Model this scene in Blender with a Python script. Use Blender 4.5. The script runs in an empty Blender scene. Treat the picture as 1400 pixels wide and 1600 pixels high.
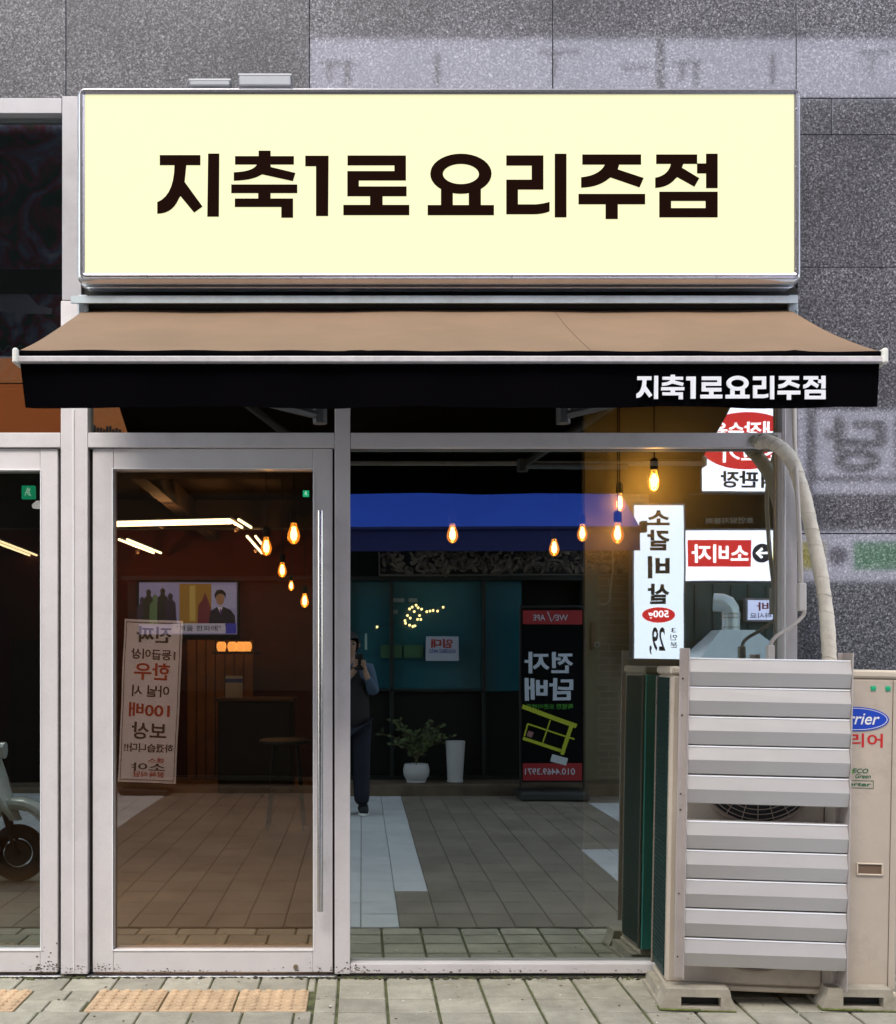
import bpy, bmesh, math, random
from mathutils import Vector, Matrix, Euler
random.seed(7)
PI = math.pi
SC = bpy.context.scene
COL = SC.collection

# ---------------------------------------------------------------- camera, world, light, exposure
CX, HY, S, D = 564.0, 1033.0, 0.0028, 5.0      # principal column, horizon row, metres per photo pixel on the glass, distance
CAMH = (1522 - HY) * S
cam = bpy.data.cameras.new('camera'); camo = bpy.data.objects.new('camera', cam); COL.objects.link(camo)
camo.location = (0, -D, CAMH); camo.rotation_euler = (PI / 2, 0, 0)
cam.sensor_fit = 'HORIZONTAL'; cam.sensor_width = 36; cam.lens = 36 * D / (1400 * S)
cam.shift_x = (700 - CX) / 1400; cam.shift_y = (HY - 800) / 1400
cam.clip_start = 0.005; cam.clip_end = 500
SC.camera = camo
EXPO = 1.8
SC.view_settings.view_transform = 'Standard'; SC.view_settings.look = 'None'
SC.view_settings.gamma = 1; SC.view_settings.exposure = EXPO
K = 1 / 2 ** EXPO                               # emission that displays as 1
world = bpy.data.worlds.new("World"); SC.world = world; world.use_nodes = True
nt = world.node_tree
sky = nt.nodes.new('ShaderNodeTexSky'); sky.sky_type = 'NISHITA'; sky.sun_disc = False
sky.sun_elevation = math.radians(52); sky.sun_rotation = math.radians(200)
hs_ = nt.nodes.new('ShaderNodeHueSaturation'); hs_.inputs['Saturation'].default_value = .45; nt.links.new(sky.outputs[0], hs_.inputs['Color']); nt.links.new(hs_.outputs[0], nt.nodes['Background'].inputs[0])
nt.nodes['Background'].inputs[1].default_value = 0.15
sun = bpy.data.lights.new('sun', 'SUN'); suno = bpy.data.objects.new('sun', sun); COL.objects.link(suno)
sun.energy = 1.1; sun.angle = math.radians(25); sun.color = (1, .94, .86)
suno.rotation_euler = Euler((math.radians(38), 0, math.radians(-20)))
try:
    SC.cycles.max_bounces = 10; SC.cycles.transparent_max_bounces = 12
    SC.cycles.sample_clamp_indirect = 4
except Exception: pass

# ---------------------------------------------------------------- helpers
def W(px, py, y=0.0):
    k = S * (D + y) / D
    return Vector(((px - CX) * k, y, CAMH + (HY - py) * k))
def R(px, py, d):                                # a place d metres in front of the glass, seen mirrored in it
    k = S * (D + d) / D
    return Vector(((px - CX) * k, -d, CAMH + (HY - py) * k))

_m = {}
def mat(name, col, rough=.6, metal=0, var=0, vscale=8, bump=0, bscale=60, emit=None, estr=0, dirt=0, island=0, spec=.5, coat=0, noise2=0):
    if name in _m: return _m[name]
    m = bpy.data.materials.new(name); m.use_nodes = True; t = m.node_tree; L = t.links.new
    b = t.nodes['Principled BSDF']
    b.inputs['Base Color'].default_value = (*col, 1); b.inputs['Roughness'].default_value = rough
    b.inputs['Metallic'].default_value = metal; b.inputs['Specular IOR Level'].default_value = spec
    if coat: b.inputs['Coat Weight'].default_value = coat; b.inputs['Coat Roughness'].default_value = .08
    tc = t.nodes.new('ShaderNodeTexCoord')
    cur = None
    def rgb(c):
        n = t.nodes.new('ShaderNodeRGB'); n.outputs[0].default_value = (*c, 1); return n.outputs[0]
    if var or dirt or island or noise2: cur = rgb(col)
    def mulmix(cur, facsock, lo, hi):
        mr = t.nodes.new('ShaderNodeMapRange'); L(facsock, mr.inputs[0]); mr.inputs[1].default_value = .3; mr.inputs[2].default_value = .7
        mr.inputs[3].default_value = lo; mr.inputs[4].default_value = hi
        vm = t.nodes.new('ShaderNodeVectorMath'); vm.operation = 'SCALE'; L(cur, vm.inputs[0]); L(mr.outputs[0], vm.inputs['Scale'])
        return vm.outputs[0]
    if var:
        n = t.nodes.new('ShaderNodeTexNoise'); n.inputs['Scale'].default_value = vscale; n.inputs['Detail'].default_value = 6; n.inputs['Roughness'].default_value = .65
        L(tc.outputs['Object'], n.inputs['Vector']); cur = mulmix(cur, n.outputs[0], 1 - var, 1 + var)
    if noise2:
        n = t.nodes.new('ShaderNodeTexNoise'); n.inputs['Scale'].default_value = 260; n.inputs['Detail'].default_value = 2
        L(tc.outputs['Object'], n.inputs['Vector']); cur = mulmix(cur, n.outputs[0], 1 - noise2, 1 + noise2)
    if island:
        g = t.nodes.new('ShaderNodeNewGeometry'); mr = t.nodes.new('ShaderNodeMapRange'); L(g.outputs['Random Per Island'], mr.inputs[0])
        mr.inputs[3].default_value = 1 - island; mr.inputs[4].default_value = 1 + island
        vm = t.nodes.new('ShaderNodeVectorMath'); vm.operation = 'SCALE'; L(cur, vm.inputs[0]); L(mr.outputs[0], vm.inputs['Scale']); cur = vm.outputs[0]
    if dirt:
        n = t.nodes.new('ShaderNodeTexNoise'); n.inputs['Scale'].default_value = 3.1; n.inputs['Detail'].default_value = 10; n.inputs['Roughness'].default_value = .75
        L(tc.outputs['Object'], n.inputs['Vector'])
        cr = t.nodes.new('ShaderNodeMapRange'); L(n.outputs[0], cr.inputs[0]); cr.inputs[1].default_value = .52; cr.inputs[2].default_value = .72; cr.inputs[4].default_value = dirt
        mx = t.nodes.new('ShaderNodeMix'); mx.data_type = 'RGBA'; L(cr.outputs[0], mx.inputs[0]); L(cur, mx.inputs[6]); mx.inputs[7].default_value = (.12, .09, .055, 1); cur = mx.outputs[2]
    if cur is not None: L(cur, b.inputs['Base Color'])
    if bump:
        n = t.nodes.new('ShaderNodeTexNoise'); n.inputs['Scale'].default_value = bscale; n.inputs['Detail'].default_value = 5
        L(tc.outputs['Object'], n.inputs['Vector']); bp = t.nodes.new('ShaderNodeBump'); bp.inputs['Strength'].default_value = bump; bp.inputs['Distance'].default_value = .01
        L(n.outputs[0], bp.inputs['Height']); L(bp.outputs[0], b.inputs['Normal'])
    if emit: b.inputs['Emission Color'].default_value = (*emit, 1); b.inputs['Emission Strength'].default_value = estr * K
    _m[name] = m; return m

def world_of(p):
    v = Vector((0, 0, 0))
    while p is not None: v = v + Vector(p.location); p = p.parent
    return v

class MB:
    def __init__(s): s.v = []; s.f = []; s.mi = []; s.cur = 0
    def add(s, vs, fs):
        n = len(s.v); s.v += [Vector(v) for v in vs]; s.f += [tuple(i + n for i in f) for f in fs]; s.mi += [s.cur] * len(fs); return s
    def box(s, a, b, ch=0):
        x0, x1 = sorted((a[0], b[0])); y0, y1 = sorted((a[1], b[1])); z0, z1 = sorted((a[2], b[2]))
        c = min(ch, (x1 - x0) / 2.1, (y1 - y0) / 2.1, (z1 - z0) / 2.1)
        if c <= 0:
            vs = [(x, y, z) for x in (x0, x1) for y in (y0, y1) for z in (z0, z1)]
            return s.add(vs, [(0, 1, 3, 2), (4, 6, 7, 5), (0, 4, 5, 1), (2, 3, 7, 6), (0, 2, 6, 4), (1, 5, 7, 3)])
        bm = bmesh.new(); bmesh.ops.create_cube(bm, size=1)
        for v in bm.verts: v.co = Vector(((x0 + x1) / 2 + v.co.x * (x1 - x0), (y0 + y1) / 2 + v.co.y * (y1 - y0), (z0 + z1) / 2 + v.co.z * (z1 - z0)))
        bmesh.ops.bevel(bm, geom=bm.edges[:], offset=c, segments=1, affect='EDGES', profile=.5)
        return s.addbm(bm)
    def addbm(s, bm):
        bm.verts.index_update(); s.add([v.co.copy() for v in bm.verts], [[v.index for v in f.verts] for f in bm.faces]); bm.free(); return s
    def tube(s, pts, r, n=10, cap=True):
        pts = [Vector(p) for p in pts]; rs = r if isinstance(r, (list, tuple)) else [r] * len(pts)
        vs = []; fs = []; up = None
        for i, p in enumerate(pts):
            d = (pts[min(i + 1, len(pts) - 1)] - pts[max(i - 1, 0)]).normalized()
            if up is None: up = Vector((0, 0, 1)) if abs(d.z) < .9 else Vector((1, 0, 0))
            a = d.cross(up).normalized(); b = a.cross(d).normalized(); up = b
            for k in range(n):
                t = 2 * PI * k / n; vs.append(p + (a * math.cos(t) + b * math.sin(t)) * rs[i])
        for i in range(len(pts) - 1):
            for k in range(n):
                k2 = (k + 1) % n; fs.append((i * n + k, i * n + k2, (i + 1) * n + k2, (i + 1) * n + k))
        if cap: fs.append(tuple(range(n))[::-1]); fs.append(tuple((len(pts) - 1) * n + k for k in range(n)))
        return s.add(vs, fs)
    def lathe(s, prof, c, n=20):                 # prof: (radius, z)
        vs = []; fs = []
        for r, z in prof:
            for k in range(n):
                t = 2 * PI * k / n; vs.append((c[0] + r * math.cos(t), c[1] + r * math.sin(t), c[2] + z))
        for i in range(len(prof) - 1):
            for k in range(n):
                k2 = (k + 1) % n; fs.append((i * n + k, i * n + k2, (i + 1) * n + k2, (i + 1) * n + k))
        fs.append(tuple(range(n))[::-1]); fs.append(tuple((len(prof) - 1) * n + k for k in range(n)))
        return s.add(vs, fs)
    def prism(s, poly, y0, y1):                  # poly in (x, z), thickness along y
        n = len(poly); vs = [(p[0], y0, p[1]) for p in poly] + [(p[0], y1, p[1]) for p in poly]
        fs = [tuple(range(n)), tuple(range(2 * n - 1, n - 1, -1))]
        for i in range(n): j = (i + 1) % n; fs.append((i, n + i, n + j, j))
        return s.add(vs, fs)
    def prismx(s, poly, x0, x1):                 # poly in (y, z), length along x
        n = len(poly); vs = [(x0, p[0], p[1]) for p in poly] + [(x1, p[0], p[1]) for p in poly]
        fs = [tuple(range(n)), tuple(range(2 * n - 1, n - 1, -1))]
        for i in range(n): j = (i + 1) % n; fs.append((i, n + i, n + j, j))
        return s.add(vs, fs)
    def ellipse(s, c, rx, rz, y0, y1, n=40): return s.prism([(c[0] + rx * math.cos(2 * PI * k / n), c[1] + rz * math.sin(2 * PI * k / n)) for k in range(n)], y0, y1)
    def loft(s, rings, cap0=False, cap1=False):
        n = len(rings[0]); vs = [p for r in rings for p in r]; fs = []
        for i in range(len(rings) - 1):
            for k in range(n): k2 = (k + 1) % n; fs.append((i * n + k, i * n + k2, (i + 1) * n + k2, (i + 1) * n + k))
        if cap0: fs.append(tuple(range(n)))
        if cap1: fs.append(tuple((len(rings) - 1) * n + k for k in range(n)))
        return s.add(vs, fs)
    def build(s, name, m, parent=None, smooth=False, local=False, mats=None, recalc=True):
        off = Vector((0, 0, 0)) if (local or parent is None) else world_of(parent)
        me = bpy.data.meshes.new(name); me.from_pydata([v - off for v in s.v], [], s.f)
        for i, p in enumerate(me.polygons): p.material_index = s.mi[i]
        for mm in (mats or [m]): me.materials.append(mm)
        if recalc:
            bm = bmesh.new(); bm.from_mesh(me); bmesh.ops.recalc_face_normals(bm, faces=bm.faces[:]); bm.to_mesh(me); bm.free()
        if smooth:
            for p in me.polygons: p.use_smooth = True
            try: me.set_sharp_from_angle(angle=math.radians(35))
            except Exception: pass
        o = bpy.data.objects.new(name, me); COL.objects.link(o); o.parent = parent
        return o

def tag(o, label, cat, group=None):
    o['label'] = label; o['category'] = cat
    if group: o['group'] = group
    return o
def thing(name, loc, label, cat, group=None, rot=(0, 0, 0)):
    o = bpy.data.objects.new(name, None); COL.objects.link(o); o.location = loc; o.rotation_euler = rot
    o.empty_display_size = .05
    return tag(o, label, cat, group)
def structure(o): o['kind'] = 'structure'; return o
def copy_tree(o, parent=None):
    c = o.copy(); COL.objects.link(c); c.parent = parent
    for ch in list(o.children): copy_tree(ch, c)
    return c

def text_mesh(body, bold):
    c = bpy.data.curves.new('lettering', 'FONT'); c.body = body; c.size = 1; c.offset = bold; c.resolution_u = 3
    o = bpy.data.objects.new('lettering', c); COL.objects.link(o)
    dg = bpy.context.evaluated_depsgraph_get(); me = bpy.data.meshes.new_from_object(o.evaluated_get(dg))
    vs = [v.co.copy() for v in me.vertices]; fs = [tuple(p.vertices) for p in me.polygons]
    bpy.data.objects.remove(o); bpy.data.curves.remove(c); bpy.data.meshes.remove(me)
    return vs, fs
def text(mb, body, x0, x1, z0, z1, y, face=-1, bold=.012, slant=0):
    """fit lettering in a box on the plane y; face -1 reads from the camera side, +1 reads from the glass side"""
    vs, fs = text_mesh(body, bold)
    if not vs: return mb
    ax = min(v.x for v in vs); bx = max(v.x for v in vs); az = min(v.y for v in vs); bz = max(v.y for v in vs)
    out = []
    for v in vs:
        u = (v.x - ax) / max(bx - ax, 1e-6); w = (v.y - az) / max(bz - az, 1e-6)
        x = (x0 + u * (x1 - x0)) if face < 0 else (x1 - u * (x1 - x0))
        x += (slant * w * (z1 - z0)) * (1 if face < 0 else -1)
        out.append((x, y, z0 + w * (z1 - z0)))
    mb.add(out, fs); return mb

# ---------------------------------------------------------------- materials
def granite():
    m = bpy.data.materials.new('speckled_granite'); m.use_nodes = True; t = m.node_tree; L = t.links.new; b = t.nodes['Principled BSDF']
    tc = t.nodes.new('ShaderNodeTexCoord'); N = t.nodes.new
    n1 = N('ShaderNodeTexNoise'); n1.inputs['Scale'].default_value = 112; n1.inputs['Detail'].default_value = 3; n1.inputs['Roughness'].default_value = .7; n1.inputs['Distortion'].default_value = .6
    v = N('ShaderNodeTexVoronoi'); v.inputs['Scale'].default_value = 150
    L(tc.outputs['Object'], n1.inputs[0]); L(tc.outputs['Object'], v.inputs[0])
    cr = N('ShaderNodeValToRGB'); e = cr.color_ramp.elements
    e[0].position = .40; e[0].color = (.03, .03, .038, 1); e[1].position = .64; e[1].color = (.60, .585, .62, 1)
    x = cr.color_ramp.elements.new(.47); x.color = (.14, .13, .145, 1); x = cr.color_ramp.elements.new(.56); x.color = (.25, .24, .275, 1)
    L(n1.outputs[0], cr.inputs[0])
    sep = N('ShaderNodeSeparateColor'); L(v.outputs['Color'], sep.inputs[0])
    mr = N('ShaderNodeMapRange'); L(sep.outputs[0], mr.inputs[0]); mr.inputs[3].default_value = .24; mr.inputs[4].default_value = .60
    vm = N('ShaderNodeVectorMath'); vm.operation = 'SCALE'; L(cr.outputs[0], vm.inputs[0]); L(mr.outputs[0], vm.inputs['Scale'])
    # panel to panel tone and soft weathering
    n3 = N('ShaderNodeTexNoise'); n3.inputs['Scale'].default_value = 1.7; n3.inputs['Detail'].default_value = 5; L(tc.outputs['Object'], n3.inputs[0])
    mr3 = N('ShaderNodeMapRange'); L(n3.outputs[0], mr3.inputs[0]); mr3.inputs[1].default_value = .3; mr3.inputs[2].default_value = .7; mr3.inputs[3].default_value = .62; mr3.inputs[4].default_value = 1.22
    vm2 = N('ShaderNodeVectorMath'); vm2.operation = 'SCALE'; L(vm.outputs[0], vm2.inputs[0]); L(mr3.outputs[0], vm2.inputs['Scale'])
    g = N('ShaderNodeNewGeometry'); mr4 = N('ShaderNodeMapRange'); L(g.outputs['Random Per Island'], mr4.inputs[0]); mr4.inputs[3].default_value = .88; mr4.inputs[4].default_value = 1.1
    vm3 = N('ShaderNodeVectorMath'); vm3.operation = 'SCALE'; L(vm2.outputs[0], vm3.inputs[0]); L(mr4.outputs[0], vm3.inputs['Scale'])
    L(vm3.outputs[0], b.inputs['Base Color']); b.inputs['Roughness'].default_value = .5
    b.inputs['Coat Weight'].default_value = .9; b.inputs['Coat Roughness'].default_value = .045; b.inputs['Coat IOR'].default_value = 1.75
    bp = N('ShaderNodeBump'); bp.inputs['Strength'].default_value = .12; bp.inputs['Distance'].default_value = .002; L(n1.outputs[0], bp.inputs['Height']); L(bp.outputs[0], b.inputs['Normal'])
    return m
GRANITE = granite()

def glassmat(name, refl, rtint, ttint, rough=0.0):
    m = bpy.data.materials.new(name); m.use_nodes = True; t = m.node_tree; t.nodes.clear(); L = t.links.new; N = t.nodes.new
    out = N('ShaderNodeOutputMaterial'); mx = N('ShaderNodeMixShader'); tr = N('ShaderNodeBsdfTransparent'); gl = N('ShaderNodeBsdfGlossy')
    tr.inputs[0].default_value = (*ttint, 1); gl.inputs['Color'].default_value = (*rtint, 1); gl.inputs['Roughness'].default_value = rough
    lw = N('ShaderNodeFresnel'); lw.inputs[0].default_value = 1.5
    ad = N('ShaderNodeMath'); ad.operation = 'ADD'; ad.use_clamp = True; L(lw.outputs[0], ad.inputs[0]); ad.inputs[1].default_value = refl - .04
    tc = N('ShaderNodeTexCoord'); n = N('ShaderNodeTexNoise'); n.inputs['Scale'].default_value = 1.3; L(tc.outputs['Object'], n.inputs[0])
    bp = N('ShaderNodeBump'); bp.inputs['Strength'].default_value = .05; bp.inputs['Distance'].default_value = .01; L(n.outputs[0], bp.inputs['Height']); L(bp.outputs[0], gl.inputs['Normal'])
    L(ad.outputs[0], mx.inputs[0]); L(tr.outputs[0], mx.inputs[1]); L(gl.outputs[0], mx.inputs[2]); L(mx.outputs[0], out.inputs[0])
    return m
GLASS_WIN = glassmat('reflective_window_glass', .36, (.84, .93, .88), (.66, .72, .70))
GLASS_DOOR = glassmat('reflective_door_glass', .29, (.98, .80, .62), (.80, .72, .62))
GLASS_SIDE = glassmat('reflective_side_glass', .27, (.84, .95, .86), (.34, .32, .28))
GLASS_BACK = glassmat('glass_back_face', .075, (1, 1, 1), (.97, .98, .97))

ALU = mat('painted_aluminium_frame', (.62, .58, .575), .42, .0, var=.05, vscale=5, bump=.02, dirt=.16, noise2=.04)
ALU2 = mat('door_frame_aluminium', (.64, .60, .59), .36, .0, var=.04, vscale=7, dirt=.10, noise2=.04)
ALU_UP = mat('shaded_grey_aluminium', (.40, .385, .395), .4, .2, var=.08, vscale=5, dirt=.25)  # upper frame members: shade put into a darker grey than the other frames
BRIGHT = mat('glazing_bead', (.85, .84, .84), .25, .1)
RUBBER = mat('black_rubber', (.012, .012, .013), .6)
STEEL = mat('brushed_steel', (.62, .60, .58), .22, 1.0, var=.06, vscale=30)
GALV = mat('galvanised_steel', (.46, .52, .54), .45, .6, var=.14, vscale=9, dirt=.25)
SIGNFRAME = mat('sign_frame_metal', (.68, .66, .68), .20, .92, var=.06, vscale=12)
BLACKM = mat('black_metal', (.012, .012, .014), .4, .2)
DARK = mat('dark_interior', (.018, .015, .013), .8)
WHITE = mat('white_paint', (.78, .77, .75), .5, var=.04)

# ---------------------------------------------------------------- ground
g = MB()
g.add([(-60, -60, -.03), (60, -60, -.03), (60, 40, -.03), (-60, 40, -.03)], [(0, 1, 2, 3)])
structure(g.build('ground', mat('earth_base', (.05, .048, .038), .9, var=.3, vscale=20)))
def slabs(mb, x0, x1, d0, d1, w, gap=.006, z=0, stag=0, jit=.0015):
    x = x0 - stag
    while x < x1 - 1e-4:
        a = max(x, x0); b = min(x + w, x1)
        if b - a > .02:
            t = random.uniform(-jit, jit); c = .004; u = random.uniform(-jit, jit)
            ax, bx, ya, yb = a + gap / 2, b - gap / 2, -d1 + gap / 2, -d0 - gap / 2
            vs = [(ax, ya, z - .025), (bx, ya, z - .025), (bx, yb, z - .025), (ax, yb, z - .025),
                  (ax, ya, z - c + t), (bx, ya, z - c + u), (bx, yb, z - c + u), (ax, yb, z - c + t),
                  (ax + c, ya + c, z + t), (bx - c, ya + c, z + u), (bx - c, yb - c, z + u), (ax + c, yb - c, z + t)]
            mb.add(vs, [(8, 9, 10, 11), (4, 5, 9, 8), (5, 6, 10, 9), (6, 7, 11, 10), (7, 4, 8, 11), (0, 1, 5, 4), (1, 2, 6, 5), (2, 3, 7, 6), (3, 0, 4, 7)])
        x += w
PAVE = mat('olive_grey_pavers', (.37, .345, .27), .85, var=.26, vscale=6, bump=.35, bscale=70, island=.14, dirt=.5, noise2=.14)
pv = MB()
for (d0, d1) in ((-.02, .165), (.165, .36), (.36, .54), (.54, .72), (.72, .86)): slabs(pv, -.19, 4.5, d0, d1, .2, stag=.105, gap=.012)
slabs(pv, -4, -.19, -.02, .243, .205, stag=.12, gap=.008)
slabs(pv, -1.36, -1.09, .243, .385, .16, gap=.007); slabs(pv, -1.36, -1.09, .385, .53, .15, gap=.007, stag=.04)
slabs(pv, -4, -.19, .53, .72, .2, stag=.06, gap=.008); slabs(pv, -4, -.19, .72, .86, .2, stag=.13, gap=.008)
structure(pv.build('pavement', PAVE, recalc=False))
md = MB(); md.box((-4.5, -.86, -.03), (4.5, 0, -.009))
MOSS = mat('mossy_joint_sand', (.10, .11, .045), .95, var=.7, vscale=14, dirt=.4)
structure(md.build('pavement_joints', MOSS))
tp = MB()
def tactile(xa, xb, da, db, n=6):
    ax, bx, ya, yb = xa + .004, xb - .004, -db + .004, -da - .004
    tp.box((ax, ya, -.02), (bx, yb, .001), .003)
    for i in range(n):
        for j in range(n):
            cx = ax + (bx - ax) * (i + .5) / n; cy = ya + (yb - ya) * (j + .5) / n
            tp.lathe([(.0165, 0), (.0155, .005), (.010, .0085)], (cx, cy, .001), 10)
for i in range(3): tactile(-1.09 + i * .293, -1.09 + (i + 1) * .293, .243, .53)
for i in range(5): tactile(-1.36 - (i + 1) * .293, -1.36 - i * .293, .243, .53)
structure(tp.build('tactile_paving', mat('yellow_tactile_tile', (.58, .41, .25), .75, var=.15, vscale=8, island=.08, dirt=.45, bump=.1), recalc=False))
# dark drain slot and the street slabs
dr = MB(); dr.box((-6, -.885, -.02), (6, -.862, -.012)); structure(dr.build('drain_slot', BLACKM))
light = MB(); dark = MB()
def is_light(x, d):
    if -.22 < x < .40 and d > 1.9: return True
    if -.22 < x < .22 and d > .9: return True
    if 1.53 < x < 2.3 and .9 < d < 3.4: return True
    if x > 2.24 and .9 < d < 5.9: return True
    if x < -2.06 and d > 3: return True
    if x < -1.78 and 2.6 < d < 3.3: return True
    return False
d = .886; row = 0
while d < 9.0:
    x = -6.0; n = 0
    while x < 7.5:
        slabs(light if is_light(x + .1, d + .1) else dark, x, x + .2, d, d + .305, .2, gap=.0035)
        x += .2
    d += .305; row += 1
structure(light.build('light_road_paving', mat('pale_granite_slabs', (.62, .63, .64), .7, var=.08, vscale=5, island=.08, noise2=.1, dirt=.12), recalc=False))
structure(dark.build('dark_road_paving', mat('grey_street_slabs', (.235, .20, .16), .7, var=.25, vscale=2, island=.10, noise2=.1, dirt=.55), recalc=False))
jb = MB(); jb.box((-6.0, -9.2, -.03), (7.6, -.9, -.006)); structure(jb.build('road_joints', mat('dark_road_joint', (.11, .10, .085), .95)))
far = MB(); far.box((-40, -9.3, -.029), (-6.02, -.05, -.002)); far.box((7.62, -9.3, -.029), (40, -.05, -.002))
structure(far.build('street_surface', mat('grey_street_far', (.2, .2, .19), .8, var=.2, vscale=3)))

# ---------------------------------------------------------------- our building: granite, frames, glazing, room
bld = thing('shop_building', (0, 0, 0), 'grey speckled granite building with pale aluminium shopfront glazing and glass door', 'building')
gr = MB()
YG = .02
zt = lambda py: CAMH + (HY - py) * S
xt = lambda px: (px - CX) * S
G = .0016
xs_top = [-4.6, -3.1, xt(101), xt(483), xt(865), xt(1247), xt(1629), 4.6]
ztop = [zt(150), zt(-230), zt(-610), zt(-1000), zt(-1400), zt(-1800)]
for j in range(len(ztop) - 1):
    for i in range(len(xs_top) - 1):
        gr.box((xs_top[i] + G, YG, ztop[j] + G), (xs_top[i + 1] - G, YG + .05, ztop[j + 1] - G), .0015)
# right pier in panels
rp = [150, 207, 415, 833, 1250, 1540]
for a, b in zip(rp[:-1], rp[1:]):
    if a == 150:
        gr.box((xt(1249), YG, zt(b) + G), (xt(1303) - G, YG + .05, zt(a) - G), .0015); gr.box((xt(1303) + G, YG, zt(b) + G), (4.6, YG + .05, zt(a) - G), .0015)
    else: gr.box((xt(1249), YG, zt(b) + G), (4.6, YG + .05, zt(a) - G), .0015)
gr.box((xt(99), YG, zt(452)), (xt(1245), YG + .05, zt(150) - G), .0015)
gr.build('granite_cladding', GRANITE, bld)
bk = MB()
bk.box((-4.6, .075, zt(150)), (4.6, .3, zt(-1800))); bk.box((xt(1255), .075, -.05), (4.6, .3, zt(150)))
bk.box((xt(99), .075, zt(470)), (xt(1255), .3, zt(150)))
bk.build('wall_core', mat('mortar', (.07, .07, .075), .9), bld)

fr = MB()
F0, F1 = -.055, .035
def fbox(x0, y0, x1, y1, a=F0, b=F1, mt=None, ch=.002):
    p = W(x0, y1, a); q = W(x1, y0, a); fr = MB(); fr.box((p.x, a, p.z), (q.x, b, q.z), ch); fr.build('window_frame', mt or ALU, bld)
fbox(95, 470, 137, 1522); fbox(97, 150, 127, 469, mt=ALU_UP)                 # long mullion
fbox(523, 470, 547, 1522)
fbox(1222, 470, 1246, 1522)
fbox(137.6, 676, 522.4, 699); fbox(547.6, 676, 1221.5, 699, a=-.053)
fbox(-260, 676, 94.5, 699, a=-.053)
fbox(547.6, 1506, 1221.5, 1521, a=-.053)
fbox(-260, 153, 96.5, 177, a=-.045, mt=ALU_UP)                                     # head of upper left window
# stepped ribs and returns on the frames
rb = MB()
def rib(px, y0, y1, w=2.2):
    a = W(px - w / 2, y1, F0); b = W(px + w / 2, y0, F0); rb.box((a.x, F0 - .004, a.z), (b.x, F0 + .002, b.z), .001)
rib(115, 640, 1520, 1.6); rb.build('frame_rib', BRIGHT, bld); rb = MB(); rib(1226.5, 500, 1520, 1.8); rb.build('frame_rib', BRIGHT, bld)
sp = MB()
for (xa, xb) in ((137, 145), (519.5, 523), (90, 95)):
    p = W(xa, 1521, -.01); q = W(xb, 699, -.01); sp.box((p.x - .003, -.01, p.z), (q.x + .003, .03, q.z))
for (xa, xb, ya, yb) in ((137, 523, 697, 704), (547, 1222, 699, 702.5), (-260, 92, 699, 703)):
    p = W(xa, yb, -.01); q = W(xb, ya, -.01); sp.box((p.x, -.008, p.z), (q.x, .03, q.z + .01))
sp.build('seal', RUBBER, bld)
th = MB(); p = W(137, 1526, -.04); q = W(523, 1519, -.04); th.box((p.x, -.05, -.02), (q.x, .06, .004), .002)
p = W(-260, 1526, -.04); q = W(95, 1519, -.04); th.box((p.x, -.045, -.02), (q.x, .06, .004), .002)
p = W(547, 1526, -.03); q = W(1222, 1519, -.03); th.box((p.x, -.035, -.02), (q.x, .06, .0025), .002)
th.build('threshold', mat('worn_steel_sill', (.45, .45, .47), .4, .7, var=.25, vscale=9, dirt=.4), bld)

def pane(x0, y0, x1, y1, m, y=0.0, name='window_pane'):
    p = W(x0, y1, y); q = W(x1, y0, y); s = MB(); t = .014
    s.cur = 0; s.add([(p.x, y, p.z), (q.x, y, p.z), (q.x, y, q.z), (p.x, y, q.z)], [(0, 1, 2, 3)])
    s.cur = 1; s.add([(p.x, y + t, p.z), (q.x, y + t, p.z), (q.x, y + t, q.z), (p.x, y + t, q.z)], [(3, 2, 1, 0)])
    return s.build(name, None, bld, mats=[m, GLASS_BACK], recalc=False)
pane(546, 699, 1223, 1507, GLASS_WIN)
pane(546, 470, 1223, 678, GLASS_WIN, name='transom_pane')
pane(136, 470, 524, 678, GLASS_WIN, name='transom_pane')
pane(-260, 600, 96, 678, GLASS_DOOR, name='transom_pane')
pane(-260, 175, 98, 598, GLASS_WIN, name='upper_window_pane')

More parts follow.
